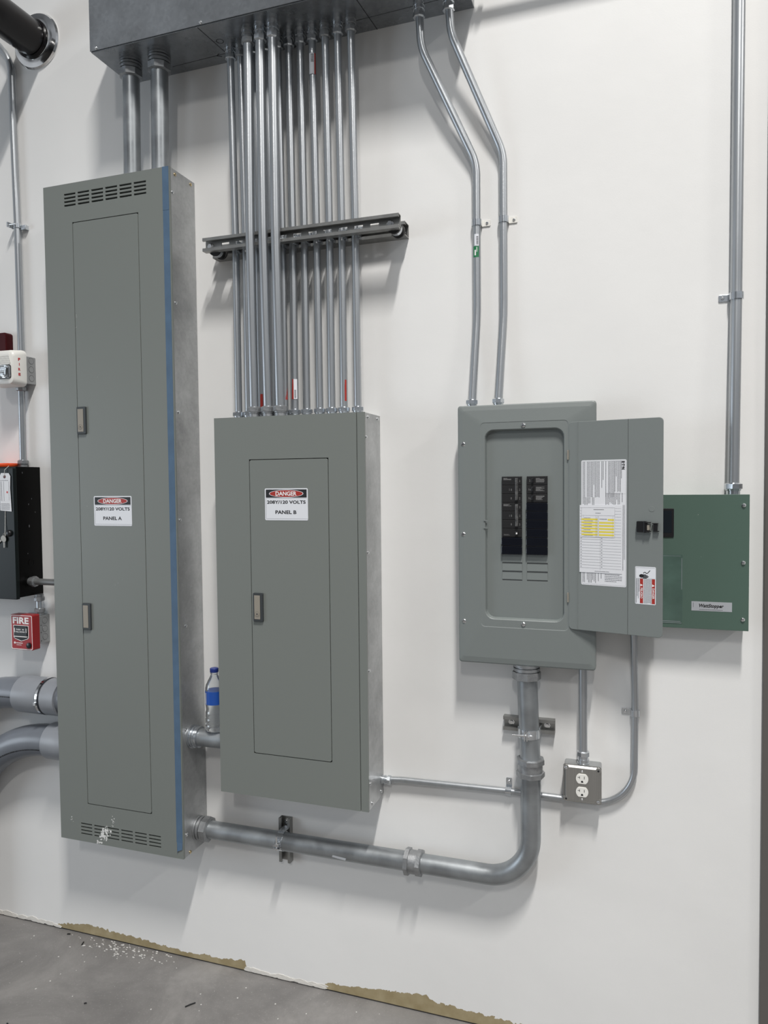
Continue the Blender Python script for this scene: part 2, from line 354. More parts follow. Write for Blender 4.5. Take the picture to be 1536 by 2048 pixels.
def splat(mb, cx, cz, d, size, n, dense=1.0, tall=1.0):
    for _ in range(n):
        a = random.uniform(0, 2*PI); q = random.random()**dense*size
        x = cx+math.cos(a)*q*0.7; z = cz+math.sin(a)*q*tall; s = random.uniform(0.06, 0.2)*size; k = random.randint(5, 8)
        poly = [(x+math.cos(2*PI*i/k)*s*random.uniform(.5, 1), z+math.sin(2*PI*i/k)*s*random.uniform(.5, 1)) for i in range(k)]
        mb.prism(poly, d, d+0.0004+random.random()*0.0002)
    return mb
def dashes(mb, x0, x1, z0, z1, d, pitch, vert=True, fill=0.55, mn=0.002, mx=0.007, skip=0.15, full=0.0):
    """rows of illegible small print as tiny strokes; vert: text lines run down the sheet"""
    if vert:
        x = x0
        while x+pitch*fill <= x1:
            z = z1; end = z0+(0 if random.random() > 0.35 else random.uniform(0, 0.5)*(z1-z0))
            while z > end+mn:
                l = min(random.uniform(mn, mx), z-end)
                mb.add([(x, -d, z-l), (x+pitch*fill, -d, z-l), (x+pitch*fill, -d, z), (x, -d, z)], [(0, 1, 2, 3)]); z -= l+mn*0.35
            x += pitch if random.random() > skip else pitch*2
    else:
        z = z1
        while z-pitch*fill >= z0:
            x = x0; end = x1-(0 if random.random() > 0.35 else random.uniform(0, 0.5)*(x1-x0))
            while x < end-mn:
                l = min(random.uniform(mn, mx), end-x)
                mb.add([(x, -d, z-pitch*fill), (x+l, -d, z-pitch*fill), (x+l, -d, z), (x, -d, z)], [(0, 1, 2, 3)]); x += l+mn*0.35
            z -= pitch
    return mb

# ------------------------------------------------------------------ the setting
mb = MB(); mb.box(-4, 5.5, -0.10, 0, 0.006, 5.8); wall_back = struct('wall_back', mb, WALLM)
mb = MB(); mb.box(-4, 5.5, -0.2, 10, -0.1, 0); fl = struct('floor', mb, FLOORM)
mb = MB(); mb.box(2.3135, 2.36, 0.0, 0.012, 0.0, 3.4); struct('trim_1', mb, TRIMM, bev=0.002)
mb = MB()   # filler smeared over the foot of the board
for x0, x1, n in ((-0.75, -0.09, 60), (0.73, 1.02, 34)):
    for _ in range(n):
        x = random.uniform(x0, x1); s = random.uniform(0.012, 0.03); z = random.uniform(0.006, 0.016)
        poly = [(x+math.cos(2*PI*i/7)*s*random.uniform(.7, 1.2), max(0.004, z+math.sin(2*PI*i/7)*s*0.35*random.uniform(.6, 1))) for i in range(7)]
        mb.prism(poly, -0.001, random.uniform(0.0006, 0.0018))
struct('trim_2', mb, mat('patching_plaster', (0.66, 0.64, 0.60), 0.8, bump=0.6, bscale=90), 0)
mb = MB()
rnd = random.Random(3)
for k in range(120):
    x = rnd.uniform(-0.5, 1.5); d = rnd.uniform(0.01, 0.75)
    s = rnd.uniform(0.0009, 0.0034); n = rnd.randint(4, 6)
    top = [(x+math.cos(2*PI*i/n)*s*rnd.uniform(.5, 1.3), -d+math.sin(2*PI*i/n)*s*rnd.uniform(.5, 1.3)) for i in range(n)]
    h = rnd.uniform(0.0004, 0.0012); v = [(a, b, 0) for a, b in top]+[(a, b, h) for a, b in top]
    mb.add(v, [list(range(n, 2*n)), list(range(n-1, -1, -1))]+[(i, (i+1) % n, (i+1) % n+n, i+n) for i in range(n)])
for k in range(130):   # crumbs of filler close to the wall
    x = rnd.gauss(0.22, 0.10); d = abs(rnd.gauss(0.03, 0.02)); s = rnd.uniform(0.001, 0.004)
    mb.add([(x-s, -d, 0), (x+s, -d, 0), (x+s, -d-s, 0), (x-s, -d-s, 0), (x-s*.8, -d, s*.4), (x+s*.8, -d, s*.4), (x+s*.5, -d-s, s*.4), (x-s*.8, -d-s, s*.4)], [(0, 3, 2, 1), (4, 5, 6, 7), (0, 1, 5, 4), (1, 2, 6, 5), (2, 3, 7, 6), (3, 0, 4, 7)])
o = part('paint_chips', mb, CHIP); tag(o, 'pale paint chips and crumbs strewn over the concrete floor', 'debris'); o['kind'] = 'stuff'
mb = MB()
for x, d, l, a in ((0.07, 0.05, 0.018, 1.9), (0.63, 0.20, 0.034, 0.9), (-0.27, 0.42, 0.02, 0.6), (-0.05, 0.50, 0.012, 1.2), (-0.02, 0.02, 0.012, .3), (0.30, 0.30, 0.008, .5), (0.50, 0.38, 0.007, 1.), (0.75, 0.42, 0.006, 0.2), (0.13, 0.45, 0.006, 0), (1.15, 0.42, 0.006, 0.3)):
    dx, dy = math.cos(a)*l/2, math.sin(a)*l/2
    mb.sweep([(x-dx, -d-dy, 0.002), (x, -d, 0.003), (x+dx, -d+dy, 0.002)], 0.0022, 6)
o = part('wire_scraps', mb, BPLAST); tag(o, 'small black wire offcuts lying on the concrete floor', 'debris'); o['kind'] = 'stuff'

# ------------------------------------------------------------------ wireway
t = thing('wireway', 'long galvanised sheet metal wireway mounted across the top of the wall', 'wireway', P(0.33, 0, 3.074))
mb = MB(); mb.box(0.33, 1.537, 0.0, 0.1955, 3.074, 3.33); part('body', mb, DUCT, t, bev=0.0015)
mb = MB(); mb.box(0.328, 1.537, 0.196, 0.1985, 3.077, 3.33); part('front_cover', mb, DUCT, t, bev=0.0008)
for x in (0.352, 0.738, 1.13): part('screw', MB().screw(P(x, 0.1985, 3.083), (0, -1, 0), 0.0055, 0.004), SCREW, t)
mb = MB()   # black marker lines drawn on the underside
def mline(a, b, wd=0.0012):
    a = Vector((a[0], -a[1], 3.0737)); b = Vector((b[0], -b[1], 3.0737)); q = (b-a).normalized().cross(Vector((0, 0, 1)))*wd
    mb.add([a-q, b-q, b+q, a+q], [(3, 2, 1, 0)])
mline((0.724, 0.194), (0.742, 0.0)); mline((1.222, 0.194), (1.236, 0.0)); mline((0.53, 0.042), (1.537, 0.073), 0.0009); mline((0.700, 0.046), (0.715, 0.055)); mline((0.7, 0.046), (0.715, 0.037))
for k in range(16):
    a0, a1 = 2*PI*k/16, 2*PI*(k+1)/16; mline((0.752+0.011*math.cos(a0), 0.111+0.011*math.sin(a0)), (0.752+0.011*math.cos(a1), 0.111+0.011*math.sin(a1)))
mline((0.7325, 0.115), (0.741, 0.111))
part('marker_lines', mb, DARKMARK, t)

# ------------------------------------------------------------------ conduits
def conduit(label, pts, r, material, rad=0.12, ends=('none', 'none'), group=None, fit_mat=None, name='conduit', cat='conduit', n=20):
    pts = [Vector(p) for p in pts]; t = thing(name, label, cat, min(pts, key=lambda p: p.z), group)
    path = fillet(pts, rad, 20) if len(pts) > 2 else pts
    part('tube', MB().sweep(path, r, n), material, t)
    for k, st in enumerate(ends):
        if st == 'none': continue
        p = path[0] if k == 0 else path[-1]; q = path[1] if k == 0 else path[-2]; ax = (q-p).normalized()
        connector(t, p, ax, r, st, fit_mat or STEEL)
    return t
def connector(t, p, ax, r, style, mt):
    if style == 'bright':      # die-cast compression fitting: flange, throat, hex gland
        c = part('connector', MB().lathe(p, ax, [(0, r*1.36), (r*.25, r*1.36), (r*.3, r*1.24), (r*.8, r*1.20), (r*.9, r*1.34), (r*1.1, r*1.34), (r*1.2, r*1.16), (r*2.0, r*1.16)], 24), mt, t)
        part('gland_nut', MB().lathe(p, ax, [(r*1.75, r*1.3), (r*1.85, r*1.42), (r*2.75, r*1.42), (r*2.95, r*1.1)], 8, False, 0.3), mt, c)
    if style == 'foot':        # short fitting seen just above a box
        c = part('connector', MB().lathe(p, ax, [(0, r*1.25), (r*.7, r*1.25), (r*.8, r*1.4), (r*1.0, r*1.4)], 24), mt, t)
        part('gland_nut', MB().lathe(p, ax, [(r*1.0, r*1.5), (r*1.1, r*1.62), (r*2.0, r*1.62), (r*2.25, r*1.1)], 8, False, 0.2), mt, c)
    if style == 'big':         # two-inch locknut with hex hub
        c = part('connector', MB().lathe(p, ax, [(0, r*1.28), (r*.22, r*1.28), (r*.24, r*1.12), (r*.34, r*1.12), (r*.36, r*1.26), (r*.62, r*1.26), (r*.64, r*1.12), (r*.8, r*1.12)], 28), mt, t)
        part('gland_nut', MB().lathe(p, ax, [(r*.72, r*1.26), (r*.76, r*1.36), (r*1.45, r*1.36), (r*1.55, r*1.05)], 8, False, 0.2), mt, c)

BG = 'thin conduits between the wireway and panel B'
backx = [(0.763, 0.760), (0.800, 0.797), (0.845, 0.842), (0.888, 0.885), (0.930, 0.928), (0.968, 0.963), (1.007, 1.004), (1.047, 1.049), (1.092, 1.090), (1.133, 1.131), (1.176, 1.177)]
blab = ['leftmost thin conduit of the rear row entering panel B',
        'second thin rear conduit from the left, beside the leftmost thin conduit',
        'thin rear conduit half hidden between the first and second thick front conduits',
        'thin rear conduit half hidden between the second and third thick front conduits',
        'thin rear conduit hidden just right of the rightmost thick front conduit',
        'thin conduit with a white and red sticker at its foot above panel B',
        'plain thin conduit just right of the one with the sticker at its foot',
        'thin conduit with a barcode sticker near its top under the wireway',
        'thin conduit with dark upper fitting, third from the right of the rear row',
        'thin conduit with narrow red sticker edge at its foot, second from right end',
        'rightmost thin conduit of the rear row entering panel B']
topz, botz = 3.074, 1.896
back = []
for i, (xt, xb) in enumerate(backx):
    dark = i in (1, 8, 10)
    td = 0.068 + (0.004 if i > 7 else 0)
    c = conduit(blab[i], [P(xt, td, topz), P(xt*0.6+xb*0.4, 0.0535, 2.46), P(xb, 0.050, botz)], 0.0117, EMT, 1.5, ('none', 'none'), BG)
    ax = Vector((0, 0, -1)); connector(c, P(xt, td, topz), ax, 0.0125, 'bright', CAST if dark else STEEL)
    connector(c, P(xb, 0.050, botz), -ax, 0.0117, 'foot', STEEL); back.append(c)
FG = 'thick conduits in front of the rack between the wireway and panel B'
for xt, xb, lab, dk in ((0.861, 0.849, 'leftmost of the three thick front conduits crossing over the rack', True), (0.902, 0.898, 'middle thick front conduit crossing over the rack', False), (0.945, 0.940, 'rightmost of the three thick front conduits crossing over the rack', False)):
    c = conduit(lab, [P(xt, 0.130, topz), P((xt+xb)/2, 0.1265, 2.46), P(xb, 0.108, botz)], 0.0147, EMT, 1.5, group=FG)
    connector(c, P(xt, 0.130, topz), Vector((0, 0, -1)), 0.0147, 'bright', CAST if dk else STEEL)
    connector(c, P(xb, 0.108, botz), Vector((0, 0, 1)), 0.0147, 'foot', CAST)
def wrap_sticker(parent, x, d, r, z0, z1, a0, a1, material, name='sticker', label=None, th=0.0003):
    """curved label on a vertical tube; angles measured from straight out, + to the right"""
    n = 8; v = []; fs = []
    for z in (z0, z1):
        for i in range(n+1):
            a = a0+(a1-a0)*i/n; v.append((x+math.sin(a)*(r+th), -d-math.cos(a)*(r+th), z))
    fs = [(i, i+1, n+2+i, n+1+i) for i in range(n)]
    return part(name, MB().add(v, fs, True), material, parent, label=label)
VA = -0.35
s = wrap_sticker(back[5], 0.9652, 0.051, 0.0117, 1.953, 2.016, 0.0, 1.0, LABEL, label='white barcode half of the sticker'); wrap_sticker(back[5], 0.9652, 0.051, 0.0117, 1.953, 2.016, -0.75, 0.0, REDL, label='red half of the sticker')
for k in range(9): wrap_sticker(s, 0.9652, 0.051, 0.0117, 1.956+k*0.003, 1.9575+k*0.003, 0.2, 0.7, INK, 'barcode', th=0.0005)
s = wrap_sticker(back[7], 1.047, 0.0665, 0.0117, 2.936, 2.999, -0.5, 0.9, LABEL, label='white barcode half of the sticker'); wrap_sticker(back[7], 1.047, 0.0665, 0.0117, 2.936, 2.999, 0.9, 1.35, REDL, label='red half of the sticker')
for k in range(10): wrap_sticker(s, 1.047, 0.0665, 0.0117, 2.972+k*0.0025, 2.9732+k*0.0025, 0.0, 0.75, INK, 'barcode', th=0.0005)
wrap_sticker(back[9], 1.1315, 0.050, 0.0117, 1.94, 2.005, 0.55, 1.1, REDL, label='red edge of a sticker')
wrap_sticker(back[4], 0.928, 0.050, 0.0117, 1.953, 2.008, 0.5, 1.3, REDL, label='red edge of a sticker')
wrap_sticker(back[2], 0.8425, 0.050, 0.0117, 1.923, 1.975, 0.3, 1.2, REDL, label='red edge of a sticker')

# the two thick conduits between wireway and panel A
for xt, xb, lab in ((0.407, 0.396, 'left of the two thick conduits between the wireway and panel A'), (0.518, 0.506, 'right of the two thick conduits between the wireway and panel A')):
    c = conduit(lab, [P(xt, 0.098, topz), P(xb, 0.088, 2.705)], 0.0279, RIGID, group='thick conduits between wireway and panel A', n=28)
    connector(c, P(xt, 0.098, topz), (P(xb, 0.088, 2.705)-P(xt, 0.098, topz)).normalized(), 0.0285, 'big', CAST)
    part('locknut', MB().lathe(P(xb, 0.088, 2.704), (0, 0, 1), [(0, 0.039), (0.008, 0.039)], 24), CAST, c)

# two offset-bent conduits down to panel C
BC = 'bent conduits between the wireway and panel C'
cl = conduit('left offset-bent conduit with green sticker running down to open panel C', [P(1.387, 0.065, topz), P(1.392, 0.064, 2.955), P(1.5435, 0.0135, 2.62), P(1.5435, 0.0135, 2.18), P(1.531, 0.035, 1.904)], 0.0118, EMT, (0.16, 0.16, 0.9, 0.9), group=BC)
cr_ = conduit('right offset-bent conduit without sticker running down to open panel C', [P(1.476, 0.067, topz), P(1.482, 0.066, 2.975), P(1.6225, 0.0135, 2.635), P(1.6225, 0.0135, 2.18), P(1.609, 0.035, 1.904)], 0.0118, EMT, (0.16, 0.16, 0.9, 0.9), group=BC)
for c, x, d, xb in ((cl, 1.387, 0.065, 1.531), (cr_, 1.476, 0.067, 1.609)):
    connector(c, P(x, d, topz), Vector((0, 0, -1)), 0.0125, 'bright', STEEL)
    connector(c, P(xb, 0.035, 1.903), Vector((0, 0, 1)), 0.0112, 'foot', STEEL)
s = wrap_sticker(cl, 1.5435, 0.0135, 0.0118, 2.378, 2.412, -0.4, 0.75, LABEL, label='white barcode patch')
for k in range(7): wrap_sticker(s, 1.5435, 0.0135, 0.0118, 2.382+k*0.0035, 2.3838+k*0.0035, 0.1, 0.6, INK, 'barcode', th=0.0005)
s = wrap_sticker(cl, 1.5435, 0.0135, 0.0118, 2.345, 2.377, -0.75, 0.75, GREENL, label='green printed patch')
wrap_sticker(s, 1.5435, 0.0135, 0.0118, 2.350, 2.366, -0.35, 0.0, WLET, 'print_stroke', th=0.0005); wrap_sticker(s, 1.5435, 0.0135, 0.0118, 2.36, 2.374, 0.15, 0.3, WLET, 'print_stroke', th=0.0005)

c = conduit('thin horizontal conduit leaving the right end of the wireway at the top edge', [P(1.537, 0.045, 3.110), P(3.3, 0.045, 3.110)], 0.0118, EMT)
connector(c, P(1.537, 0.045, 3.110), Vector((1, 0, 0)), 0.0125, 'bright', STEEL)
# right-hand wall conduit into the green cabinet
c = conduit('thick straight conduit at far right dropping into the green cabinet', [P(2.2415, 0.0155, 3.32), P(2.2395, 0.0155, 2.20), P(2.2345, 0.03, 1.645)], 0.0147, EMT, 1.5)
connector(c, P(2.2345, 0.03, 1.645), Vector((0, 0, 1)), 0.0138, 'foot', STEEL)
wrap_sticker(c, 2.2373, 0.018, 0.0148, 1.985, 2.012, -0.05, 0.08, DARKMARK, 'scuff')
# left-hand wall conduit (upper run to the horn, lower run to the black cabinet)
conduit('thin conduit on the left wall running up from the fire horn', [P(-0.40, 0.016, 3.50), P(-0.179, 0.016, 3.245), P(-0.176, 0.016, 3.0), P(-0.170, 0.016, 2.66), P(-0.168, 0.0175, 2.158)], 0.0118, EMT, (0.13, 1, 1))
c = conduit('short thin conduit between the fire horn and the black cabinet', [P(-0.168, 0.022, 2.066), P(-0.170, 0.022, 1.757)], 0.0118, EMT)
connector(c, P(-0.168, 0.022, 2.066), Vector((0, 0, -1)), 0.012, 'foot', CAST); connector(c, P(-0.170, 0.022, 1.7575), Vector((0, 0, 1)), 0.012, 'foot', CAST)
c = conduit('short grey conduit from the black cabinet side into panel A', [P(-0.113, 0.062, 1.337), P(-0.07, 0.062, 1.337), P(0.076, 0.062, 1.337)], 0.0118, mat('grey_painted_tube', (0.16, 0.165, 0.165), 0.4, 0.3), 0.3)
connector(c, P(-0.113, 0.062, 1.337), Vector((1, 0, 0)), 0.0125, 'foot', CAST)
c = conduit('stubby conduit between the black cabinet and red pull station', [P(-0.104, 0.03, 1.283), P(-0.104, 0.03, 1.208)], 0.0118, STEEL)
connector(c, P(-0.104, 0.03, 1.286), Vector((0, 0, -1)), 0.0118, 'foot', CAST); connector(c, P(-0.104, 0.03, 1.208), Vector((0, 0, 1)), 0.0118, 'foot', CAST)

# two-inch run from panel A under panel B and up to panel C
path = [P(0.578, 0.055, 0.513), P(1.44, 0.055, 0.516), P(1.703, 0.055, 0.516), P(1.703, 0.055, 0.86), P(1.692, 0.055, 1.158)]
c = conduit('thick elbow conduit running from panel A under panel B up to panel C', path, 0.0290, RIGID, (0.3, 0.262, 2.0), n=32)
connector(c, P(0.578, 0.055, 0.513), Vector((1, 0, 0)), 0.031, 'big', CAST); connector(c, P(1.692, 0.055, 1.158), Vector((0, 0, -1)), 0.030, 'big', CAST)
def coupling(p, ax, wild=0):
    q = part('coupling', MB().lathe(p-ax*0.012, ax, [(0, 0.035), (0.024, 0.035)], 28), CAST, c, label='dull cast compression coupling')
    for s in (-1, 1): part('gland_nut', MB().lathe(p+ax*(s*0.019-0.008), ax, [(0, 0.036), (0.001, 0.041), (0.014, 0.041), (0.016, 0.034)], 8, False, 0.15*s), CAST, q)
coupling(P(1.347, 0.055, 0.516), Vector((1, 0, 0))); coupling(P(1.7025, 0.055, 0.856), Vector((0, 0, 1)))
part('paper_label', MB().prism([(1.085, 0.505), (1.13, 0.500), (1.132, 0.506), (1.087, 0.511)], 0.0825, 0.0838), SILVERL, c)

# nipple between panels A and B
c = conduit('short thick nipple joining panel A and panel B', [P(0.578, 0.079, 0.838), P(0.726, 0.079, 0.838)], 0.0290, RIGID, n=32, name='conduit_nipple')
part('connector', MB().lathe(P(0.578, 0.079, 0.838), (1, 0, 0), [(0, 0.038), (0.006, 0.039), (0.007, 0.034), (0.010, 0.034), (0.011, 0.037), (0.016, 0.037), (0.017, 0.033), (0.022, 0.033), (0.023, 0.035), (0.032, 0.035), (0.034, 0.030)], 32), STEEL, c)

# thin conduit from panel B, behind the outlet box, up to the green cabinet
c = conduit('thin conduit sweeping from panel B under the outlet and up behind the door', [P(1.232, 0.016, 0.746), P(1.30, 0.0155, 0.752), P(1.633, 0.0125, 0.758), P(1.988, 0.0125, 0.756), P(1.990, 0.0125, 1.05), P(1.984, 0.030, 1.30)], 0.0092, EMT, (0.4, 0.6, 0.115, 1.0))
connector(c, P(1.232, 0.016, 0.746), Vector((1, 0, 0)), 0.0105, 'bright', STEEL)
# thin conduit from panel C to outlet
c = conduit('short thin conduit dropping from panel C to the outlet box', [P(1.848, 0.030, 1.158), P(1.849, 0.028, 0.873)], 0.0118, EMT)
connector(c, P(1.849, 0.028, 0.873), Vector((0, 0, 1)), 0.0125, 'bright', STEEL)


# ------------------------------------------------------------------ straps and struts
def strap(label, x, z, r, side, d=0.0, vertical=True, group='conduit straps on the wall'):
    t = thing('conduit_strap', label, 'strap', P(x, 0, z), group)
    wd = 0.018; cy = r+0.001; R0, R1 = r+0.0004, r+0.0028
    def tr(p):  # built for vertical conduit, tab to the right
        q = Vector(p)
        if side < 0: q.x = -q.x
        if not vertical: q = Vector((-q.z, q.y, q.x))
        return Vector((x+q.x, q.y, z+q.z))
    m1 = MB(); n = 14; v = []
    for zz in (-wd/2, wd/2):
        for R in (R0, R1):
            for i in range(n+1):
                a = -PI/2-0.1+(PI+0.2)*i/n; v.append((math.sin(a)*R, -cy-math.cos(a)*R*0.98, zz))
    K = n+1; fs = []
    for i in range(n):
        fs += [(i, i+1, K+i+1, K+i), (2*K+i, 3*K+i, 3*K+i+1, 2*K+i+1), (K+i, K+i+1, 3*K+i+1, 3*K+i), (i, 2*K+i, 2*K+i+1, i+1)]
    m1.add(v, fs, True)
    m1.xf(tr)
    if side < 0 or not vertical: m1.f = [list(reversed(f)) for f in m1.f] if (side < 0) else m1.f
    part('saddle', m1, STEEL, t)
    m2 = MB(); m2.prism(rrect(R0-0.001, R1+0.024, -wd/2, wd/2, 0.003), 0.0005, 0.003); m2.box(R0, R1, 0.001, cy, -wd/2, wd/2)
    m2.xf(tr)
    if (side < 0): m2.f = [list(reversed(f)) for f in m2.f]
    part('tab', m2, STEEL, t, bev=0.0004)
    m3 = MB().screw((R1+0.014, -0.003, 0), (0, -1, 0), 0.0042, 0.003); m3.xf(tr)
    if (side < 0): m3.f = [list(reversed(f)) for f in m3.f]
    part('screw', m3, SCREW, t)
    return t
for lab_, x_ in (('strap on the left bent conduit, white painted tab to the right', 1.5435), ('strap on the right bent conduit, white painted tab to the right', 1.6225)):
    st_ = strap(lab_, x_, 2.447, 0.0122, 1)
    for ch_ in st_.children:
        if ch_.name.startswith('tab'): ch_.data.materials[0] = WHITE; ch_['label'] = 'tab smeared with white wall paint'
strap('strap on the thick far right conduit, tab to the left', 2.2397, 2.170, 0.0152, -1)
strap('strap on the thin conduit rising behind the open door', 1.990, 1.028, 0.0098, -1)
strap('strap on the thin horizontal conduit beside the thick elbow', 1.632, 0.758, 0.0098, 1, vertical=False)
# minerallac-style hanger on the left conduit
t = thing('conduit_strap', 'two-piece bolted clamp strap on the left wall conduit', 'strap', P(-0.170, 0, 2.643), 'conduit straps on the wall')
mb = MB()
for s, x0, x1 in ((1, -0.19, -0.15), ):
    mb.lathe(P(-0.170, 0.016, 2.636), (0, 0, 1), [(0, 0.0148), (0.016, 0.0148)], 20)
mb.box(-0.154, -0.132, 0.0005, 0.017, 2.630, 2.646)
part('clamp_band', mb, STEEL, t, bev=0.001)
mb = MB().cyl(P(-0.200, 0.034, 2.647), P(-0.162, 0.034, 2.647), 0.0028, 10); mb.box(-0.197, -0.192, 0.012, 0.040, 2.638, 2.656); part('bolt', mb, SCREW, t)

# the rack that carries the conduit bundle
def strut_mb(x0, x1, z0, z1, d0, d1, z_slope=0.0, slots=(), open_out=True):
    """C-channel along x; web at d0, lips at d1 (open side facing out)"""
    tk = 0.0026; lip = 0.0095; ret = 0.007; mm = MB()
    web = plate_with_holes(x0, x1, z0, z1, d0, d0+tk, [(a, b, (z0+z1)/2-0.0068, (z0+z1)/2+0.0068) for a, b in slots]); mm.add(web.v, web.f)
    for s in (0, 1):
        za, zb = (z0, z0+tk) if s == 0 else (z1-tk, z1)
        mm.box(x0, x1, d0+tk, d1, za, zb)
        la, lb = (z0+tk, z0+lip) if s == 0 else (z1-lip, z1-tk); mm.box(x0, x1, d1-tk, d1, la, lb)
        ra, rb = (z0+lip-tk, z0+lip) if s == 0 else (z1-lip, z1-lip+tk); mm.box(x0, x1, d1-ret, d1-tk, ra, rb)
    if z_slope: mm.xf(lambda p: Vector((p.x, p.y, p.z+(p.x-x0)*z_slope)))
    return mm
t = thing('conduit_rack', 'double steel strut rack bolted across the bundle of conduits above panel B', 'rack', P(1.0, 0, 2.43))
part('rear_channel', strut_mb(0.668, 1.331, 2.430, 2.471, 0.0, 0.041, -0.0), STRUT, t)
slots = [(0.7323+0.0506*k, 0.7323+0.0506*k+0.0275) for k in range(11)]
part('front_channel', strut_mb(0.674, 1.333, 2.4315, 2.4735, 0.0885, 0.111, -0.004, slots), STRUT, t)
for x, x2, zz in ((0.692, 0.704, 2.451), (1.301, 1.3115, 2.4495)):
    s_ = part('spacer', MB().lathe(P(x2, 0.041, zz-0.008), (0, -1, 0), [(0, 0.021), (0.005, 0.021), (0.006, 0.017), (0.038, 0.017), (0.039, 0.021), (0.0475, 0.021)], 28), RUBBER, t)
    part('spacer_core', MB().lathe(P(x2, 0.064, zz-0.010), (0, -1, 0), [(0, 0.0185), (0.0243, 0.0185)], 28), STEEL, s_)
    part('bolt', MB().lathe(P(x, 0.0911, zz), (0, -1, 0), [(0, 0.0115), (0.0015, 0.0115), (0.0017, 0.0075), (0.007, 0.0075)], 6, False), SCREW, t)
for i, (xt, xb) in enumerate(backx):
    x = xt*0.6+xb*0.4
    for s in (1,):
        mm = MB(); mm.box(x-0.019, x+0.019, 0.0412, 0.0435, 2.452, 2.470)
        mm.box(x+0.013, x+0.0155, 0.0435, 0.0695, 2.433, 2.469); mm.cyl(P(x+0.012, 0.061, 2.452), P(x+0.028, 0.061, 2.452), 0.003, 8); mm.cyl(P(x+0.017, 0.052, 2.431), P(x+0.017, 0.068, 2.431), 0.0045, 6, False); mm.cyl(P(x+0.004, 0.0715, 2.452), P(x+0.024, 0.0715, 2.452), 0.0048, 8); mm.box(x-0.008, x-0.005, 0.066, 0.080, 2.444, 2.458)
        part('tube_clamp', mm, STEEL, t)

def small_strut(label, horizontal):
    if horizontal:
        t = thing('strut_bracket', label, 'bracket', P(1.70, 0, 0.945))
        part('channel', strut_mb(1.618, 1.768, 0.946, 0.987, 0.0, 0.0225), STRUT, t)
        for x in (1.640, 1.745): part('screw', MB().lathe(P(x, 0.0026, 0.966), (0, -1, 0), [(0, 0.0095), (0.002, 0.0095), (0.0021, 0.006), (0.007, 0.0055)], 8, False), SCREW, t)
        mb = MB(); mb.lathe(P(1.6985, 0.055, 0.944), (0, 0, 1), [(0, 0.0292), (0, 0.0312), (0.026, 0.0312), (0.026, 0.0292)], 28)
        for xa in (1.6665, 1.7275): mb.box(xa, xa+0.003, 0.015, 0.056, 0.944, 0.972)
        cb = part('clamp_band', mb, STEEL, t)
        mb = MB().cyl(P(1.655, 0.091, 0.957), P(1.712, 0.088, 0.957), 0.0032, 10); mb.box(1.6905, 1.6925, 0.083, 0.098, 0.944, 0.970); mb.box(1.6975, 1.6995, 0.083, 0.098, 0.944, 0.970); mb.cyl(P(1.700, 0.0905, 0.957), P(1.706, 0.0905, 0.957), 0.0075, 6, False)
        part('bolt', mb, SCREW, cb)
    else:
        t = thing('strut_bracket', label, 'bracket', P(0.885, 0, 0.424))
        mm = strut_mb(-0.0745, 0.0745, -0.0205, 0.0205, 0.0, 0.0225); mm.xf(lambda p: Vector((0.8875-p.z, p.y, 0.498+p.x)))
        part('channel', mm, STRUT, t)
        part('screw', MB().lathe(P(0.8875, 0.0026, 0.556), (0, -1, 0), [(0, 0.0095), (0.002, 0.0095), (0.0021, 0.006), (0.007, 0.0055)], 8, False), SCREW, t)
        mb = MB(); mb.lathe(P(0.884, 0.055, 0.5145), (1, 0, 0), [(0, 0.0292), (0, 0.0312), (0.022, 0.0312), (0.022, 0.0292)], 28)
        for za in (0.4815, 0.5445): mb.box(0.884, 0.906, 0.015, 0.058, za, za+0.003)
        cb = part('clamp_band', mb, STEEL, t)
        mb = MB().cyl(P(0.895, 0.094, 0.500), P(0.895, 0.094, 0.545), 0.0032, 10); mb.box(0.884, 0.906, 0.083, 0.100, 0.507, 0.5095); mb.box(0.884, 0.906, 0.083, 0.100, 0.516, 0.5185); mb.cyl(P(0.895, 0.094, 0.5185), P(0.895, 0.094, 0.524), 0.0075, 6, False)
        part('bolt', mb, SCREW, cb)
small_strut('short horizontal strut piece clamping the thick riser below panel C', True)
small_strut('short vertical strut piece clamping the thick horizontal conduit below panel B', False)

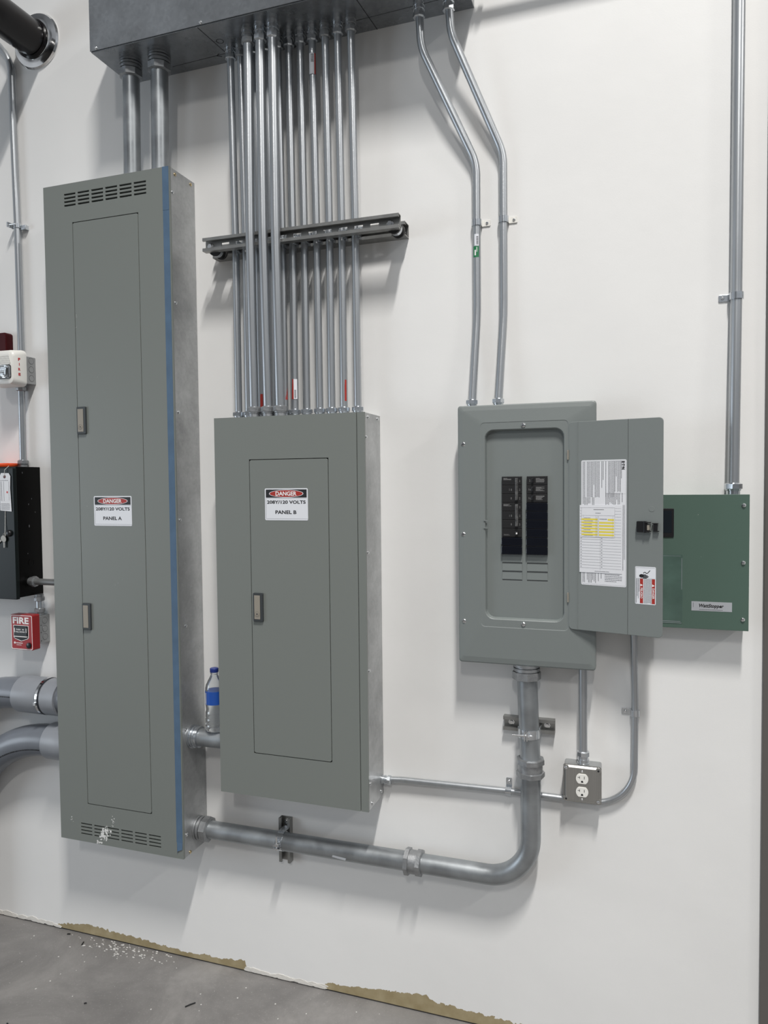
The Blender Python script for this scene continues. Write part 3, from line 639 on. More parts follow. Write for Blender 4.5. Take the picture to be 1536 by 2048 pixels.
# ------------------------------------------------------------------ panels A and B
def danger_label(t, x0, x1, z0, z1, d, line2):
    lb = part('danger_label', MB().prism(rrect(x0, x1, z0, z1, 0.004, 4), d, d+0.0004), LABEL, t, label='white danger label with black header and red oval')
    W_, H_ = x1-x0, z1-z0; cx = (x0+x1)/2; d1 = d+0.0004
    part('header', MB().prism([(x0+W_*.025, z1-H_*.29), (x1-W_*.025, z1-H_*.29), (x1-W_*.025, z1-H_*.035), (x0+W_*.025, z1-H_*.035)], d1, d1+0.0001), INK, lb)
    zc = z1-H_*.165
    part('oval', MB().prism(ell(cx, zc, W_*.40, H_*.118, 36), d1+0.0001, d1+0.0002), LABEL, lb)
    part('oval', MB().prism(ell(cx, zc, W_*.385, H_*.105, 36), d1+0.0002, d1+0.0003), REDL, lb)
    part('lettering', text_mb('DANGER', cx, zc, W_*.49, H_*.135, d1+0.0003, 0.03), WLET, lb)
    part('lettering', text_mb('208Y/120 VOLTS', cx, z1-H_*.43, W_*.90, H_*.105, d1, 0.028), INK, lb)
    part('lettering', text_mb(line2, cx-W_*.01, z1-H_*.745, W_*.49, H_*.115, d1, 0.028), INK, lb)
    fr = MB(); 
    for a, b, c_, e_ in ((x0+W_*.025, x1-W_*.02, z1-H_*.315, z1-H_*.308), (x0+W_*.025, x0+W_*.03, z0+H_*.05, z1-H_*.31), (x0+W_*.025, x1, z0+H_*.045, z0+H_*.052)): fr.prism([(a, c_), (b, c_), (b, e_), (a, e_)], d1, d1+0.0001)
    part('border', fr, INKGREY, lb)
def latch(t, x0, x1, z0, z1, d, lock):
    h = part('latch_handle', MB().prism(rrect(x0, x1, z0, z1, 0.003, 3), d-0.001, d+0.007), BEZEL, t, bev=0.0015)
    ins = part('latch_insert', MB().prism([(x0+0.0045, z0+0.0075), (x1-0.0095, z0+0.0075), (x1-0.0095, z1-0.0075), (x0+0.0045, z1-0.0075)], d+0.0065, d+0.0078), INSERT, h, bev=0.0005)
    if lock:
        cx, cz = (x0+x1)/2-0.0025, z0+0.024
        part('lock_cylinder', MB().lathe(P(cx, d+0.0076, cz), (0, -1, 0), [(0, 0.009), (0.0008, 0.009), (0.0008, 0.0078), (0.0003, 0.0078), (0.0003, 0.006), (0.0012, 0.006)], 24), INSERT, h)
        part('keyhole', MB().lathe(P(cx, d+0.0087, cz), (0, -1, 0), [(0, 0.0022), (0.0004, 0.0022)], 12), INK, h)

t = thing('electrical_panel', 'tall grey electrical panel with blue tape edge and label PANEL A', 'electrical panel', P(0.325, 0, 0.445), 'tall grey panels with danger labels')
PA = t
part('enclosure', tray(0.0745, 0.5775, 0.446, 2.702, 0.001, 0.1345), SIDE, t, label='galvanised steel box behind the grey front')
hol = [(0.1915, 0.4565, 0.5805, 2.5725)]
vx = [(0.160+0.0563*k, 0.160+0.0563*k+0.0475) for k in range(6)]
for a, b in vx:
    for k in range(4):
        hol.append((a, b, 2.6645-0.0122*k, 2.6705-0.0122*k)); hol.append((a+0.0005, b+0.0005, 0.5055-0.0118*k, 0.5105-0.0118*k))
part('front_cover', plate_with_holes(0.073, 0.5775, 0.445, 2.703, 0.1345, 0.143, hol), GREY, t)
part('door', MB().prism(rrect(0.1938, 0.4542, 0.5830, 2.5700, 0.006, 4), 0.136, 0.1433), GREY, t, bev=0.0006)
latch(t, 0.194, 0.231, 1.861, 1.953, 0.143, True); latch(t, 0.1955, 0.2300, 1.192, 1.284, 0.143, False)
danger_label(t, 0.2515, 0.4045, 1.550, 1.650, 0.1434, 'PANEL A')
mb = MB(); mb.box(0.5515, 0.5745, 0.143, 0.1437, 0.50, 2.703); mb.box(0.5515, 0.5750, 0.1437, 0.1442, 2.566, 2.703)
mb.add([(0.553, -0.1437, 0.50), (0.5745, -0.1437, 0.50), (0.5745, -0.1455, 0.478), (0.5565, -0.1462, 0.4705), (0.554, -0.145, 0.458)], [(0, 4, 3, 2, 1)])
part('tape_strip', mb, TAPE, t, label='blue masking tape down the right front edge')
for d, z, mt_ in ((0.112, 2.688, BRASS), (0.024, 2.689, BRASS), (0.127, 2.626, SCREW), (0.122, 2.275, SCREW), (0.120, 1.922, SCREW), (0.124, 1.57, SCREW), (0.105, 1.217, SCREW), (0.116, 0.871, SCREW), (0.123, 0.52, SCREW), (0.105, 0.452, BRASS)):
    part('screw', MB().screw(P(0.5775, d, z), (1, 0, 0), 0.0055, 0.0035), mt_, t)
for x, z, q in ((0.198, 2.258, .006), (0.196, 2.221, .005), (0.223, 1.617, .003), (0.342, 1.357, .0035), (0.28, 2.05, .002), (0.33, 1.35, .002), (0.36, 1.37, .002)):
    part('paint_speck', splat(MB(), x, z, 0.1434, q, 4), SPLAT, t)
mb = MB(); splat(mb, 0.256, 0.478, 0.143, 0.026, 46, 0.9, 1.1); splat(mb, 0.268, 0.495, 0.143, 0.034, 22, 1.0, 0.7); splat(mb, 0.24, 0.452, 0.143, 0.02, 14, 1.2, .4)
part('paint_smear', mb, SPLAT, t, label='dab of white paint across the lower vents')
part('paint_smear', splat(MB(), 0.297, 0.532, 0.143, 0.014, 16, 1, 1.4), SPLAT, t, label='dab of white paint')
part('paint_smear', splat(MB(), 0.122, 0.517, 0.143, 0.012, 9), SPLAT, t, label='dab of white paint')

t = thing('electrical_panel', 'shorter grey electrical panel below the conduit bundle with label PANEL B', 'electrical panel', P(0.978, 0, 0.694), 'tall grey panels with danger labels')
PB = t
part('enclosure', tray(0.7255, 1.2315, 0.695, 1.894, 0.001, 0.1345), SIDE, t, label='galvanised steel box behind the grey front')
part('front_cover', plate_with_holes(0.724, 1.2065, 0.694, 1.895, 0.1345, 0.143, [(0.8465, 1.1155, 0.8325, 1.7625)]), GREY, t)
part('cover_side_strip', MB().box(1.2085, 1.232, 0.1345, 0.1425, 0.694, 1.895), GREY, t)
part('door', MB().prism(rrect(0.8487, 1.1133, 0.8348, 1.7602, 0.006, 4), 0.136, 0.1433), GREY, t, bev=0.0006)
latch(t, 0.856, 0.890, 1.255, 1.345, 0.143, True)
danger_label(t, 0.9005, 1.0465, 1.573, 1.6715, 0.1434, 'PANEL B')
for d, z in ((0.111, 1.882), (0.025, 1.883), (0.130, 1.822), (0.124, 1.477), (0.124, 0.774), (0.024, 0.711), (0.108, 0.708), (0.124, 1.12)):
    part('screw', MB().screw(P(1.2315, d, z), (1, 0, 0), 0.0052, 0.0035), SCREW, t)

# ------------------------------------------------------------------ panel C (open load centre)
t = thing('load_center', 'grey breaker panel on the right with its door swung open', 'electrical panel', P(1.69, 0, 1.158))
part('enclosure', tray(1.508, 1.879, 1.165, 1.900, 0.0, 0.072), GREYC, t)
O = [rrect(1.4995, 1.886, 1.158, 1.905, 0.008, 6), rrect(1.4995, 1.886, 1.158, 1.905, 0.008, 6), rrect(1.5025, 1.883, 1.161, 1.902, 0.008, 6), rrect(1.5145, 1.871, 1.176, 1.890, 0.006, 6),
     rrect(1.566, 1.8125, 1.266, 1.8545, 0.012, 6), rrect(1.5675, 1.811, 1.2675, 1.853, 0.011, 6), rrect(1.5775, 1.8025, 1.2885, 1.8345, 0.027, 6), rrect(1.5795, 1.8005, 1.2905, 1.8325, 0.025, 6), rrect(1.5825, 1.7975, 1.2935, 1.8295, 0.023, 6)]
D = [0.060, 0.0825, 0.0845, 0.0870, 0.0900, 0.0892, 0.0895, 0.0880, 0.0735]
part('trim_cover', MB().loops(list(zip(O, D))), GREYC, t)
RZ = 0.02478; RT = 1.6995; cols = ((1.626, 1.683), (1.6965, 1.7545))
hol = [(a, b, RT-9*RZ, RT) for a, b in cols]
part('dead_front', plate_with_holes(1.578, 1.802, 1.289, 1.834, 0.0715, 0.0738, hol), GREYC, t)
mb = MB()
for a, b in cols:
    for k in range(3):
        zt = RT-(9+k)*RZ
        mb.loops([([(a, zt-RZ+0.0028), (b, zt-RZ+0.0028), (b, zt-0.0004), (a, zt-0.0004)], 0.0738), ([(a, zt-RZ+0.0028), (b, zt-RZ+0.0028), (b, zt-0.0004), (a, zt-0.0004)], 0.0748)])
        mb.add([(a, -0.0748, zt-RZ+0.0028), (b, -0.0748, zt-RZ+0.0028), (b, -0.0738, zt-0.0004), (a, -0.0738, zt-0.0004)], [(0, 1, 2, 3)])
ks = part('knockout_strip', mb, GREYC, t)
mb = MB()
for a, b in cols:
    for k in range(3): mb.prism([(a, RT-(10+k)*RZ-0.0006), (b, RT-(10+k)*RZ-0.0006), (b, RT-(10+k)*RZ+0.0012), (a, RT-(10+k)*RZ+0.0012)], 0.0736, 0.07395)
part('knockout_gap', mb, DARKMARK, ks)
def breaker(col, row, rows, kind):
    a, b = cols[col]; z1 = RT-row*RZ-0.0004; z0 = RT-(row+rows)*RZ+0.0004
    if kind == 'filler':
        mb = MB(); k = rows
        for i in range(k):
            zt = z1-i*RZ; zb = zt-RZ+0.0008
            mb.prism([(a-0.001, zb+.004), (a+0.0005, zb), (b-0.0005, zb), (b+0.001, zb+.004), (b+0.001, zt-.004), (b-0.0005, zt), (a+0.0005, zt), (a-0.001, zt-.004)], 0.066, 0.0855)
        return part('filler_plate', mb, FILLER, t, bev=0.0012, label='glossy black blanking plates')
    mb = MB()
    for i in range(rows): mb.box(a+0.0003, b-0.0003, 0.06, 0.0815, z1-(i+1)*RZ+0.0012, z1-i*RZ)
    br = part('breaker', mb, BREAK, t, bev=0.0006)
    W_ = b-a
    if kind in ('triple', 'single'):
        tx0, tx1 = a+W_*.69, a+W_*.83
        zt, zb = (z1-0.004, z0+0.006) if kind == 'triple' else (z1-0.006, z0+0.006)
        part('toggle', MB().box(tx0, tx1, 0.0815, 0.0885, zb, zt), BPLAST if kind == 'single' else mat('worn_grey_toggle', (0.12, 0.12, 0.12), 0.35, 0.3, var=0.7, vscale=90), br, bev=0.001)
        if kind == 'single': part('toggle_mark', MB().prism([(tx0+.002, zb+.003), (tx1-.002, zb+.003), (tx1-.002, zb+.008), (tx0+.002, zb+.008)], 0.0886, 0.0888), WLET, br)
        tx = MB()
        if kind == 'triple':
            dashes(tx, a+W_*.09, a+W_*.5, z1-0.0105, z1-0.004, 0.0817, 0.0022, vert=False, fill=.5, mn=0.0012, mx=0.004)
            for i, s in ((1, '1 0'), (2, '0')):
                q = text_mb(s, a+W_*(.45 if i == 1 else .48), z1-(i+.5)*RZ, W_*(.13 if i == 1 else .05), 0.006, 0.0816); tx.add(q.v, q.f)
            for i in range(3): tx.add(*[(q := text_mb('2', a+W_*.9, z1-(i+.5)*RZ, W_*.05, 0.006, 0.0816)).v, q.f])
        part('lettering', tx if tx.v else dashes(tx, a+W_*.1, a+W_*.5, z0+.004, z0+.008, 0.0817, .002, vert=False, fill=.3, mn=.001, mx=.003), mat('faint_print', (0.22, 0.22, 0.22), 0.6), br)
    if kind == 'tandem':
        tx = dashes(MB(), a+W_*.45, a+W_*.86, z0+0.006, z1-0.005, 0.0817, 0.0021, vert=False, fill=.5, mn=0.001, mx=0.004)
        q = text_mb('2' if row == 0 else '1c', a+W_*.16, (z0+z1)/2, W_*(.05 if row == 0 else .10), 0.006, 0.0816); tx.add(q.v, q.f)
        part('lettering', tx, mat('faint_print', (0.22, 0.22, 0.22), 0.6), br)
        part('toggle', MB().box(a+W_*.25, a+W_*.35, 0.0815, 0.0875, z0+0.006, z1-0.005), BPLAST, br, bev=0.001)
breaker(0, 0, 3, 'triple'); breaker(0, 3, 3, 'triple'); breaker(0, 6, 1, 'single'); breaker(0, 7, 2, 'filler')
for k in range(3): breaker(1, k, 1, 'tandem')
breaker(1, 3, 6, 'filler')
for x, z in ((1.689, 1.8435), (1.688, 1.279), (1.516, 1.795), (1.515, 1.5335), (1.5155, 1.279)):
    part('screw', MB().screw(P(x, 0.0895 if x > 1.6 else 0.0853, z), (0, -1, 0), 0.0062, 0.004), SCREW, t)
part('keyhole_mark', MB().prism(ell(1.516, 1.784, 0.0045, 0.0045), 0.0853, 0.0857), LABEL, t)
mb = MB()   # door catch bracket on the left edge of the opening
for a, b, c_, e_ in ((1.5755, 1.588, 1.5725, 1.575), (1.5755, 1.588, 1.551, 1.5535), (1.586, 1.588, 1.5535, 1.5725)): mb.box(a, b, 0.0885, 0.0915, c_, e_)
mb.box(1.5775, 1.5862, 0.084, 0.0845, 1.5535, 1.5725)
part('door_catch', mb, GREYC, t)

# the open door, hinged on the right edge and swung about 165 degrees
A14 = math.radians(14)
def dxf(p): return Vector((1.8115+p.x*math.cos(A14)-(-p.y)*math.sin(A14)*1.0, -0.091-p.x*math.sin(A14)+p.y*math.cos(A14), p.z))
def dpart(name, mb, mt_, parent, **k): return part(name, mb.xf(dxf), mt_, parent, **k)
db = MB().prism(rrect(0.002, 0.2515, 1.273, 1.8475, 0.011, 5), -0.004, 0.0)
door = dpart('door', db, GREYC, t, bev=0.0012, label='open door seen from its inner side')
mb = MB(); mb.box(0.0265, 0.0283, 0.0, 0.0010, 1.2735, 1.847); dpart('rib', mb, GREYC, door, bev=0.0004)
mb = MB(); mb.box(0.1625, 0.1632, 0.0, 0.00025, 1.2735, 1.847); dpart('seam', mb, DARKMARK, door)
for z in (1.757, 1.361):
    mb = MB(); mb.box(-0.0015, 0.0025, 0.0, 0.003, z-0.0135, z+0.0135); dpart('hinge', mb, INSERT, door, bev=0.0006)
lb = dpart('instruction_label', MB().prism(rrect(0.0375, 0.159, 1.400, 1.741, 0.004, 4), 0.0, 0.0004), PAPER, door, label='long white instruction label with tiny rotated print')
pr = MB(); rs = random.getstate(); random.seed(11)
dashes(pr, 0.0425, 0.128, 1.640, 1.737, 0.0006, 0.0036, True, 0.42, 0.0014, 0.005, 0.22)
dashes(pr, 0.128, 0.149, 1.655, 1.737, 0.0006, 0.0034, True, 0.42, 0.0014, 0.005, 0.3)
dashes(pr, 0.0425, 0.076, 1.618, 1.640, 0.0006, 0.0036, True, 0.42, 0.0014, 0.005, 0.1)
dashes(pr, 0.104, 0.150, 1.620, 1.652, 0.0006, 0.0036, True, 0.42, 0.0014, 0.005, 0.1)
dashes(pr, 0.1495, 0.156, 1.445, 1.620, 0.0006, 0.0034, True, 0.4, 0.0014, 0.004, 0.1)
dashes(pr, 0.042, 0.096, 1.407, 1.434, 0.0006, 0.0038, True, 0.42, 0.0014, 0.004, 0.1)
dashes(pr, 0.102, 0.148, 1.410, 1.432, 0.0006, 0.0045, False, 0.35, 0.002, 0.006)
for a, b, c_, e_ in ((0.0405, 0.0408, 1.404, 1.738), (0.1565, 0.1568, 1.404, 1.738), (0.0405, 0.1568, 1.403, 1.4033), (0.0405, 0.1568, 1.7375, 1.7378), (0.1435, 0.1438, 1.65, 1.7375), (0.105, 0.1565, 1.6495, 1.6498)):
    pr.add([(a, -0.0006, c_), (b, -0.0006, c_), (b, -0.0006, e_), (a, -0.0006, e_)], [(0, 1, 2, 3)])
dpart('fine_print', pr, INKGREY, lb)
dpart('lettering', text_mb('E\u00b7T\u00b7N', 0.1505, 1.7255, 0.022, 0.0075, 0.0006, 0.05, rot=-90), INK, lb)
pp = dpart('circuit_directory', MB().prism([(0.033, 1.4345), (0.148, 1.4355), (0.147, 1.619), (0.0335, 1.619)], 0.0006, 0.0016), PAPER, door, label='loose white circuit directory sheet with ruled rows')
pr = MB()
z = 1.611; k = 0
while z > 1.446:
    pr.add([(0.0345, -0.0018, z), (0.1455, -0.0018, z-.0006), (0.1455, -0.0018, z-.0002), (0.0345, -0.0018, z+.0005)], [(0, 1, 2, 3)])
    if z < 1.53:
        for x in (0.036, 0.0925): pr.add([(x, -0.0018, z+.0028), (x+.003, -0.0018, z+.0028), (x+.003, -0.0018, z+.0045), (x, -0.0018, z+.0045)], [(0, 1, 2, 3)])
    z -= 0.0078
pr.add([(0.0895, -0.0018, 1.442), (0.0899, -0.0018, 1.442), (0.0899, -0.0018, 1.531), (0.0895, -0.0018, 1.531)], [(0, 1, 2, 3)])
dashes(pr, 0.075, 0.12, 1.437, 1.4395, 0.0018, 0.003, False, 0.4, 0.001, 0.004)
dpart('ruled_lines', pr, INKGREY, pp)
yl = dpart('schedule_slip', MB().prism([(0.037, 1.531), (0.1285, 1.5315), (0.1295, 1.6135), (0.0395, 1.613)], 0.0018, 0.0021), PAPER, pp, label='typed slip with yellow highlighted rows')
pr = MB()
for i in range(6):
    zt = 1.5825-i*0.0083
    pr.add([(0.0385, -0.0022, zt-.0045), (0.083, -0.0022, zt-.0048), (0.083, -0.0022, zt), (0.0385, -0.0022, zt)], [(0, 1, 2, 3)])
    x0 = 0.110 if i == 0 else 0.0865
    pr.add([(x0, -0.0022, zt-.0052), (0.127, -0.0022, zt-.0055), (0.127, -0.0022, zt-.0006), (x0, -0.0022, zt-.0004)], [(0, 1, 2, 3)])
dpart('highlight_bars', pr, YEL, yl)
pr = MB()
for a, b, c_, e_ in ((0.0385, 0.0388, 1.532, 1.612), (0.1285, 0.1288, 1.532, 1.612), (0.0385, 0.1288, 1.612, 1.6124), (0.0385, 0.1288, 1.5905, 1.5909), (0.0385, 0.1288, 1.532, 1.5324), (0.044, 0.0443, 1.532, 1.590), (0.124, 0.1243, 1.532, 1.590), (0.078, 0.0783, 1.532, 1.590), (0.0855, 0.0858, 1.532, 1.590)):
    pr.add([(a, -0.00235, c_), (b, -0.00235, c_), (b, -0.00235, e_), (a, -0.00235, e_)], [(0, 1, 2, 3)])
for i in range(7): dashes(pr, 0.046, 0.07, 1.534+i*.008, 1.5365+i*.008, 0.00235, 0.0026, False, .4, .0008, .003)
for i in range(13): pr.add([(0.079, -.00235, 1.533+i*.0043), (0.085, -.00235, 1.5365+i*.0043), (0.085, -.00235, 1.5369+i*.0043), (0.079, -.00235, 1.5334+i*.0043)], [(0, 1, 2, 3)])
dashes(pr, 0.072, 0.100, 1.6035, 1.6075, 0.00235, 0.0032, False, .45, .001, .004); dashes(pr, 0.077, 0.092, 1.596, 1.598, 0.00235, 0.0032, False, .45, .001, .004)
dashes(pr, 0.088, 0.108, 1.577, 1.582, 0.00235, 0.0036, False, .45, .001, .004)
dpart('typed_lines', pr, INKGREY, yl)
dpart('knockout', MB().prism(ell(0.2235, 1.610, 0.0075, 0.0075, 24), 0.0, 0.0005), GREYC, door, bev=0.0003)
mb = MB(); mb.prism(rrect(0.187, 0.2135, 1.549, 1.578, 0.003, 3), 0.0, 0.011); mb.box(0.208, 0.223, 0.002, 0.013, 1.5735, 1.576); mb.box(0.208, 0.223, 0.002, 0.013, 1.5505, 1.553); mb.box(0.206, 0.210, 0.0, 0.013, 1.548, 1.5785)
lt = dpart('door_latch', mb, BPLAST, door, bev=0.0008)
dpart('latch_tongue', MB().box(0.214, 0.220, 0.0, 0.010, 1.555, 1.569), INSERT, lt)
mb = MB(); mb.box(0.229, 0.239, 0.0, 0.008, 1.5525, 1.572); mb.box(0.226, 0.241, 0.002, 0.009, 1.571, 1.5735); mb.box(0.229, 0.243, 0.002, 0.009, 1.551, 1.5535)
dpart('latch_slide', mb, BPLAST, door, bev=0.0006)
dl = dpart('shock_warning_label', MB().prism(rrect(0.182, 0.2345, 1.3585, 1.458, 0.0025, 3), 0.0, 0.0003), LABEL, door, label='white and red shock hazard label turned sideways')
mb = MB()
for x0 in (0.1945, 0.2245): mb.prism([(x0, 1.361), (x0+.008, 1.361), (x0+.008, 1.426), (x0, 1.426)], 0.0003, 0.0005)
dpart('red_band', mb, REDL, dl)
for s, x in (('DANGER', 0.2285), ('PELIGRO', 0.1985)):
    dpart('lettering', text_mb(s, x, 1.388, 0.028, 0.0055, 0.0005, 0.02, rot=-90), WLET, dl)
    dpart('warning_triangle', MB().add([(x-.003, -.0006, 1.4125), (x+.0035, -.0006, 1.409), (x-.003, -.0006, 1.4055)], [(0, 2, 1)]), WLET, dl)
pr = MB(); dashes(pr, 0.2045, 0.2235, 1.361, 1.4255, 0.0005, 0.0025, True, .5, .0012, .004, .12); dashes(pr, 0.1845, 0.194, 1.361, 1.4255, 0.0005, 0.0025, True, .5, .0012, .004, .12)
for a, b, c_, e_ in ((0.1835, 0.2335, 1.4265, 1.4270), (0.1835, 0.2335, 1.455, 1.4554), (0.1835, 0.184, 1.36, 1.455)): pr.add([(a, -0.0005, c_), (b, -0.0005, c_), (b, -0.0005, e_), (a, -0.0005, e_)], [(0, 1, 2, 3)])
dpart('fine_print', pr, INKGREY, dl)
mb = MB().prism(ell(0.1985, 1.4335, 0.0055, 0.0048, 18), 0.0003, 0.0005)    # black hand pictogram
mb.prism([(0.1925, 1.431), (0.196, 1.431), (0.196, 1.436), (0.1925, 1.436)], 0.0003, 0.0005)
for i, l in enumerate((.0085, .0125, .0155, .0135, .0105)): mb.prism(rrect(0.2015, 0.2015+l, 1.4378-i*.0023-.0018, 1.4378-i*.0023, .0008, 2), 0.0003, 0.0005)
for (xa, za), (xb, zb) in (((.203, 1.4405), (.2055, 1.4435)), ((.2055, 1.4435), (.208, 1.4435)), ((.208, 1.4435), (.211, 1.440)), ((.211, 1.440), (.213, 1.4405)), ((.213, 1.4405), (.220, 1.4485))):
    q = Vector((zb-za, xa-xb)).normalized()*.0009; mb.prism([(xa-q.x, za-q.y), (xb-q.x, zb-q.y), (xb+q.x, zb+q.y), (xa+q.x, za+q.y)][::-1], 0.0003, 0.0005)
dpart('hand_pictogram', mb, INK, dl)
random.setstate(rs)

# ------------------------------------------------------------------ green lighting relay cabinet
t = thing('relay_cabinet', 'flat dark green cabinet with round-head screws partly behind the open door', 'electrical cabinet', P(2.12, 0, 1.2855))
part('enclosure', MB().box(1.965, 2.266, 0.0, 0.057, 1.289, 1.642), GREEN, t)
part('front_cover', MB().box(1.961, 2.2705, 0.057, 0.060, 1.2855, 1.6455), GREEN, t, bev=0.0008)
for z in (1.617, 1.466, 1.3155): part('screw', MB().screw(P(2.2565, 0.060, z), (0, -1, 0), 0.0052, 0.004), SCREW, t)
sc_ = part('display_window', MB().prism(rrect(1.99, 2.0865, 1.531, 1.6085, 0.002, 2), 0.060, 0.0625), BPLAST, t, bev=0.0006)
part('screen', MB().box(1.995, 2.081, 0.0618, 0.0628, 1.543, 1.602), SCREEN, sc_)
part('document_pouch', MB().prism(rrect(1.99, 2.109, 1.297, 1.4835, 0.003, 3), 0.060, 0.0606), CLEARF, t, label='clear plastic pouch stuck on the cover')
mb = MB(); mb.box(1.99, 2.104, 0.0606, 0.0608, 1.3025, 1.3037); mb.box(1.99, 2.107, 0.0606, 0.0608, 1.2983, 1.2993); mb.box(2.1065, 2.1075, 0.0606, 0.0608, 1.39, 1.475); mb.box(1.99, 2.105, 0.0606, 0.0607, 1.4800, 1.4806)
part('pouch_edge', mb, PVCL, t)
lb = part('name_label', MB().prism([(2.1315, 1.3345), (2.2305, 1.3345), (2.2305, 1.3595), (2.1315, 1.3595)], 0.060, 0.0604), SILVERL, t)
q = text_mb('WattStopper', 2.1795, 1.3475, 0.061, 0.0125, 0.0604, 0.03); q.xf(lambda p: Vector((p.x+(p.z-1.3475)*0.22, p.y, p.z))); part('lettering', q, INK, lb)
mb = MB(); dashes(mb, 2.151, 2.209, 1.3372, 1.339, 0.0606, 0.003, False, .5, .0012, .004); dashes(mb, 2.1355, 2.138, 1.338, 1.356, 0.0606, .004, True, .3, .001, .003); part('fine_print', mb, INKGREY, lb)
part('paint_speck', splat(MB(), 2.1465, 1.592, 0.060, 0.004, 3), SPLAT, t); part('paint_speck', splat(MB(), 2.155, 1.479, 0.060, 0.002, 2), SPLAT, t)

# ------------------------------------------------------------------ duplex outlet box
t = thing('outlet_box', 'square steel surface box with a white duplex outlet', 'outlet', P(1.848, 0, 0.765))
part('box', MB().prism(rrect(1.796, 1.899, 0.766, 0.8725, 0.006, 3), 0.0, 0.043), JBOX, t, bev=0.001)
O = [rrect(1.7945, 1.9005, 0.7645, 0.8735, 0.006, 5), rrect(1.7945, 1.9005, 0.7645, 0.8735, 0.006, 5), rrect(1.797, 1.898, 0.767, 0.871, 0.006, 5), rrect(1.801, 1.894, 0.771, 0.867, 0.008, 5), rrect(1.8025, 1.8925, 0.7725, 0.8655, 0.008, 5)]
cv = part('cover_plate', MB().loops(list(zip(O, (0.043, 0.0455, 0.0460, 0.0500, 0.0508))), cap1=True), PLATE, t)
for x, z in ((1.803, 0.864), (1.892, 0.8635), (1.803, 0.774), (1.892, 0.774)):
    part('screw_recess', MB().lathe(P(x, 0.0460, z), (0, -1, 0), [(0, 0.0085), (0.0052, 0.0075), (0.0056, 0.006)], 18), PLATE, cv)
    if (x < 1.81) == (z > 0.8): part('screw', MB().screw(P(x, 0.0516, z), (0, -1, 0), 0.0042, 0.002), SCREW, t)
    else: part('screw_hole', MB().lathe(P(x, 0.0514, z), (0, -1, 0), [(0, 0.003), (0.0005, 0.003)], 14), INK, cv)
for z in (0.8575, 0.7765): part('screw', MB().screw(P(1.8475, 0.0508, z), (0, -1, 0), 0.0030, 0.002), SCREW, t)
for zc in (0.8365, 0.7985):
    poly = []
    for i in range(32):
        a = 2*PI*i/32; poly.append((1.8475+0.0172*math.cos(a), zc+max(-0.0142, min(0.0142, 0.0172*math.sin(a)))))
    rc = part('receptacle', MB().prism(poly, 0.0505, 0.0535), WHITE, t, bev=0.0008)
    mb = MB(); d = 0.0537
    for a, b, c_, e_ in ((1.8530, 1.8545, zc, zc+.008), (1.8400, 1.8414, zc+.0005, zc+.0075), (1.8355, 1.8414, zc+.0036, zc+.005)): mb.box(a, b, d-.0003, d, c_, e_)
    mb.prism([(1.8475+.003*math.cos(a), zc-.0075+.003*math.sin(a)) for a in [PI*k/8 for k in range(9)]]+[(1.8445, zc-.0103), (1.8505, zc-.0103)], d-.0003, d)
    part('slots', mb, INK, rc)

# ------------------------------------------------------------------ water bottle on the nipple
bx, bd, bz = 0.667, 0.079, 0.8672
t = thing('water_bottle', 'clear plastic water bottle with blue label standing on the nipple', 'bottle', P(bx, bd, bz))
prof = [(0, 0.022), (0.002, 0.029), (0.006, 0.0315), (0.02, 0.0318), (0.024, 0.0302), (0.028, 0.0318), (0.042, 0.0316), (0.046, 0.0298), (0.05, 0.0312), (0.064, 0.0305), (0.070, 0.0285), (0.078, 0.0290), (0.085, 0.0300), (0.090, 0.0302), (0.138, 0.0302), (0.144, 0.0300), (0.155, 0.0275), (0.168, 0.0215), (0.180, 0.0150), (0.187, 0.0118), (0.190, 0.0115), (0.192, 0.0135), (0.194, 0.0115), (0.203, 0.0112)]
full = prof+[(h, max(r-0.0009, 0.001)) for h, r in reversed(prof[1:])]
part('bottle_body', MB().lathe(P(bx, bd, bz), (0, 0, 1), full, 36), PET, t)
wl = part('bottle_label', MB().lathe(P(bx, bd, bz), (0, 0, 1), [(0.092, 0.0303), (0.092, 0.0308), (0.136, 0.0308), (0.136, 0.0303)], 36), BLUEL, t, label='royal blue wrap label with white lettering')
mb = MB()
for a0, a1, z0, z1 in ((-1.30, -1.12, 0.104, 0.126), (-0.72, -0.62, 0.096, 0.130), (-0.56, -0.50, 0.092, 0.132)):
    n = 4; v = [(bx+math.sin(a0+(a1-a0)*i/n)*0.0311, -bd-math.cos(a0+(a1-a0)*i/n)*0.0311, bz+z) for z in (z0, z1) for i in range(n+1)]
    mb.add(v, [(i, i+1, n+2+i, n+1+i) for i in range(n)], True)
part('lettering', mb, WLET, wl)
part('cap', MB().lathe(P(bx, bd, bz), (0, 0, 1), [(0.196, 0.0135), (0.197, 0.0140), (0.208, 0.0140), (0.2095, 0.0125)], 24), BLUECAP, t)

# ------------------------------------------------------------------ left edge of the picture
t = thing('sprinkler_pipe', 'thick black pipe coming out of the wall at upper left', 'pipe', P(-0.073, 0, 3.235))
part('pipe', MB().cyl(P(-0.073, 0.0, 3.297), P(-0.073, 1.3, 3.297), 0.0615, 40), PIPE, t)
part('escutcheon', MB().lathe(P(-0.070, 0.0, 3.297), (0, -1, 0), [(0, 0.099), (0.004, 0.099), (0.010, 0.094), (0.012, 0.080), (0.014, 0.070), (0.016, 0.066), (0.024, 0.0655), (0.024, 0.063)], 48), CHROME, t, label='polished chrome wall ring')
part('ring_bead', MB().lathe(P(-0.073, 0.014, 3.297), (0, -1, 0), [(0, 0.064), (0.004, 0.069), (0.012, 0.069), (0.016, 0.064)], 40), PIPE, t)

